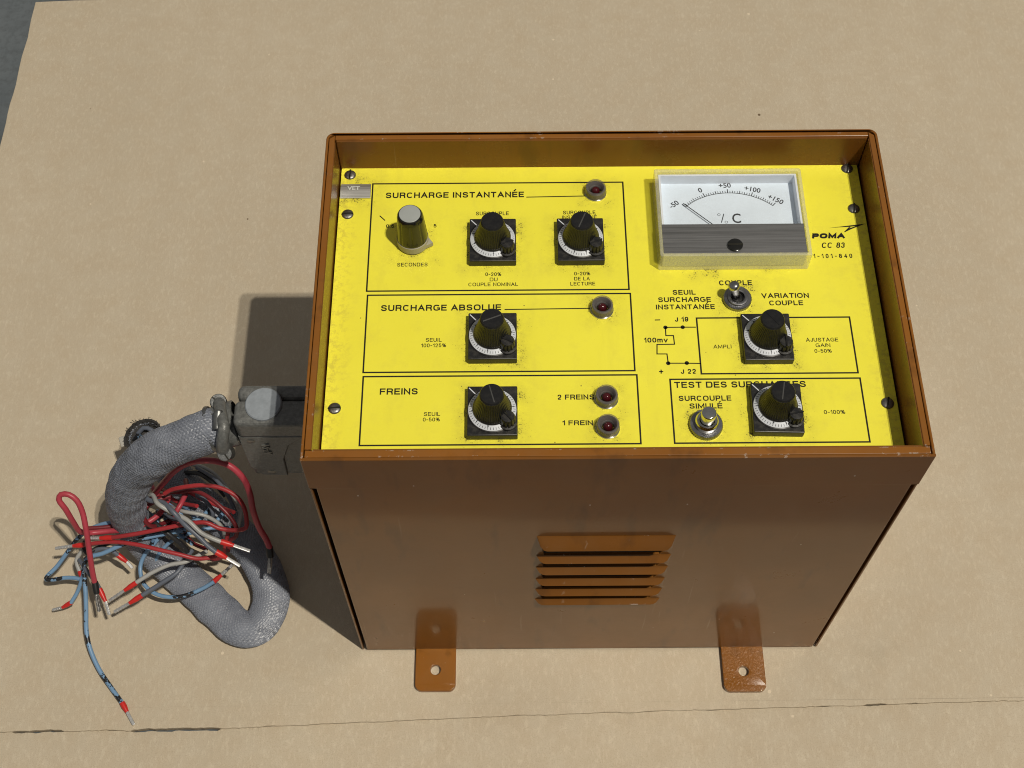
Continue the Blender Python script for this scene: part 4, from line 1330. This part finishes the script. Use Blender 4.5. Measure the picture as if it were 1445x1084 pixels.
# lower grey and white pair lying towards the front
wire([(292, 778, .034), (276, 786, .036), (262, 793, .037), (240, 797, .037), (215, 808, .036), (191, 823, .034)], M_wwhite, .0014, [((192, 822.5, .034), (175.5, 833.5, .032), (154, 848, .029))])
wire([(272, 776, .030), (262, 788, .032), (252, 806, .033), (228, 823, .031), (199, 841, .028)], M_wgrey, .0015, [((200, 840.5, .028), (182.5, 851.5, .026), (161, 864, .023))])
# blue wires marked with black
wire([(298, 716, .036), (280, 733, .040), (256, 740, .042), (232, 752, .040), (215, 770, .034), (203, 785, .028), (198, 800, .024), (201, 820, .022), (210, 832, .021), (228, 841, .021), (255, 842, .021), (285, 831, .022), (302, 821, .024)], M_wblue, .0014, [((301, 821.5, .022), (313, 811, .025), (328, 797, .029))])
wire([(232, 725, .030), (218, 735, .040), (198, 738, .046), (178, 736, .048), (158, 737, .047), (138, 742, .044), (120, 751, .041), (107, 763, .036), (96, 778, .030), (79, 801, .022), (66, 814, .020), (65, 818, .0195), (76, 818, .0195), (92, 815.5, .020), (107, 816, .021), (122, 820, .020)], M_wblue, .0014)
wire([(262, 748, .040), (240, 752, .042), (215, 757, .042), (190, 763, .042), (165, 772, .041), (145, 781, .038), (128, 786, .036), (119, 796, .034), (119, 812, .031), (121, 840, .025), (121.5, 862, .020), (122, 890, .014), (127, 915, .010), (140, 945, .0065), (158, 972, .0045), (173, 993, .0035)], M_wblue, .0015, [((172.5, 992, .0035), (179.5, 1005, .003), (189, 1023, .002)),],
     label='long blue wire reaching to the front of the cardboard')
wire([(120, 800, .026), (116, 815, .024), (110, 834, .018), (100, 851, .013)], M_wblue, .0013, [((101, 850, .013), (88, 857.5, .010), (74, 861, .007))])
wire([(300, 742, .040), (312, 728, .042), (316, 722, .040), (312, 712, .034)], M_wblue, .0014)
wire([(330, 745, .030), (300, 745, .036), (270, 752, .036), (240, 765, .030), (220, 790, .020), (225, 800, .010)], M_wblue, .0013)
# short ends
wire([(120, 790, .030), (134, 777, .034), (146, 774, .035), (158, 777, .034), (167, 784, .031)], M_wgrey, .0015, [((166, 783, .031), (179, 793, .028), (187, 802, .025))])
wire([(112, 790, .030), (122, 805, .034), (134, 820, .034), (141, 832, .033)], M_wgrey, .0014, [((140.5, 831, .033), (149, 849, .030), (154.5, 868, .026))])
wire([(118, 775, .030), (108, 790, .027), (111, 803, .024), (116, 812, .022)], M_wwhite, .0014, [((113, 806, .0235), (115, 814, .0215), (118, 822, .019))])
wire([(176, 748, .036), (184, 735, .042), (194, 722, .046), (200, 712, .046)], M_wwhite, .0014)
wire([(278, 660, .040), (292, 668, .046), (306, 678, .050), (322, 700, .050), (332, 722, .046)], M_wgrey, .0014)
wire([(270, 655, .036), (288, 660, .042), (304, 670, .044), (326, 697, .046), (336, 720, .042)], M_wwhite, .0013)
wire([(255, 668, .030), (280, 668, .040), (304, 684, .044), (318, 700, .042)], M_wblack, .0016)
wire([(248, 690, .032), (272, 697, .046), (290, 707, .050), (300, 722, .046), (296, 740, .034)], M_wgrey, .0014)
wire([(232, 712, .034), (260, 722, .050), (290, 728, .048), (312, 742, .040), (318, 760, .030)], M_wwhite, .0013)
wire([(205, 720, .040), (215, 735, .048), (236, 752, .046), (262, 775, .034), (268, 790, .026)], M_wblack, .0017)
wire([(180, 768, .030), (205, 758, .038), (232, 742, .042), (250, 722, .040)], M_wblack, .0016)
wire([(128, 757, .030), (118, 768, .036), (122, 780, .036), (140, 772, .034), (160, 764, .034)], M_wblack, .0015)
wire([(330, 700, .040), (340, 715, .036), (337, 738, .030), (330, 755, .022), (322, 762, .018)], M_wwhite, .0016)
wire([(195, 612, .044), (203, 604, .047), (214, 607, .047), (222, 620, .044)], M_wgrey, .0016)
wire([(190, 621, .043), (195, 615, .047), (200, 618, .047), (203, 628, .042)], M_wblue, .0016)

rt = random.Random(21)
for k in range(10):
    x, y, z = rt.uniform(200, 240), rt.uniform(690, 735), rt.uniform(.028, .045)
    pts = [(x, y, z)]
    ang = rt.uniform(-.6, 1.1)
    for j in range(rt.randint(3, 5)):
        ang += rt.uniform(-.55, .75)
        x += math.cos(ang) * 26; y += math.sin(ang) * 17
        z = max(.022, min(.060, z + rt.uniform(-.010, .012)))
        pts.append((min(338, max(188, x)), min(790, max(672, y)), z))
    wire(pts, (M_wblue, M_wdark, M_wgrey, M_wblue, M_wred)[k % 5], .00125 + .0002 * rt.random())
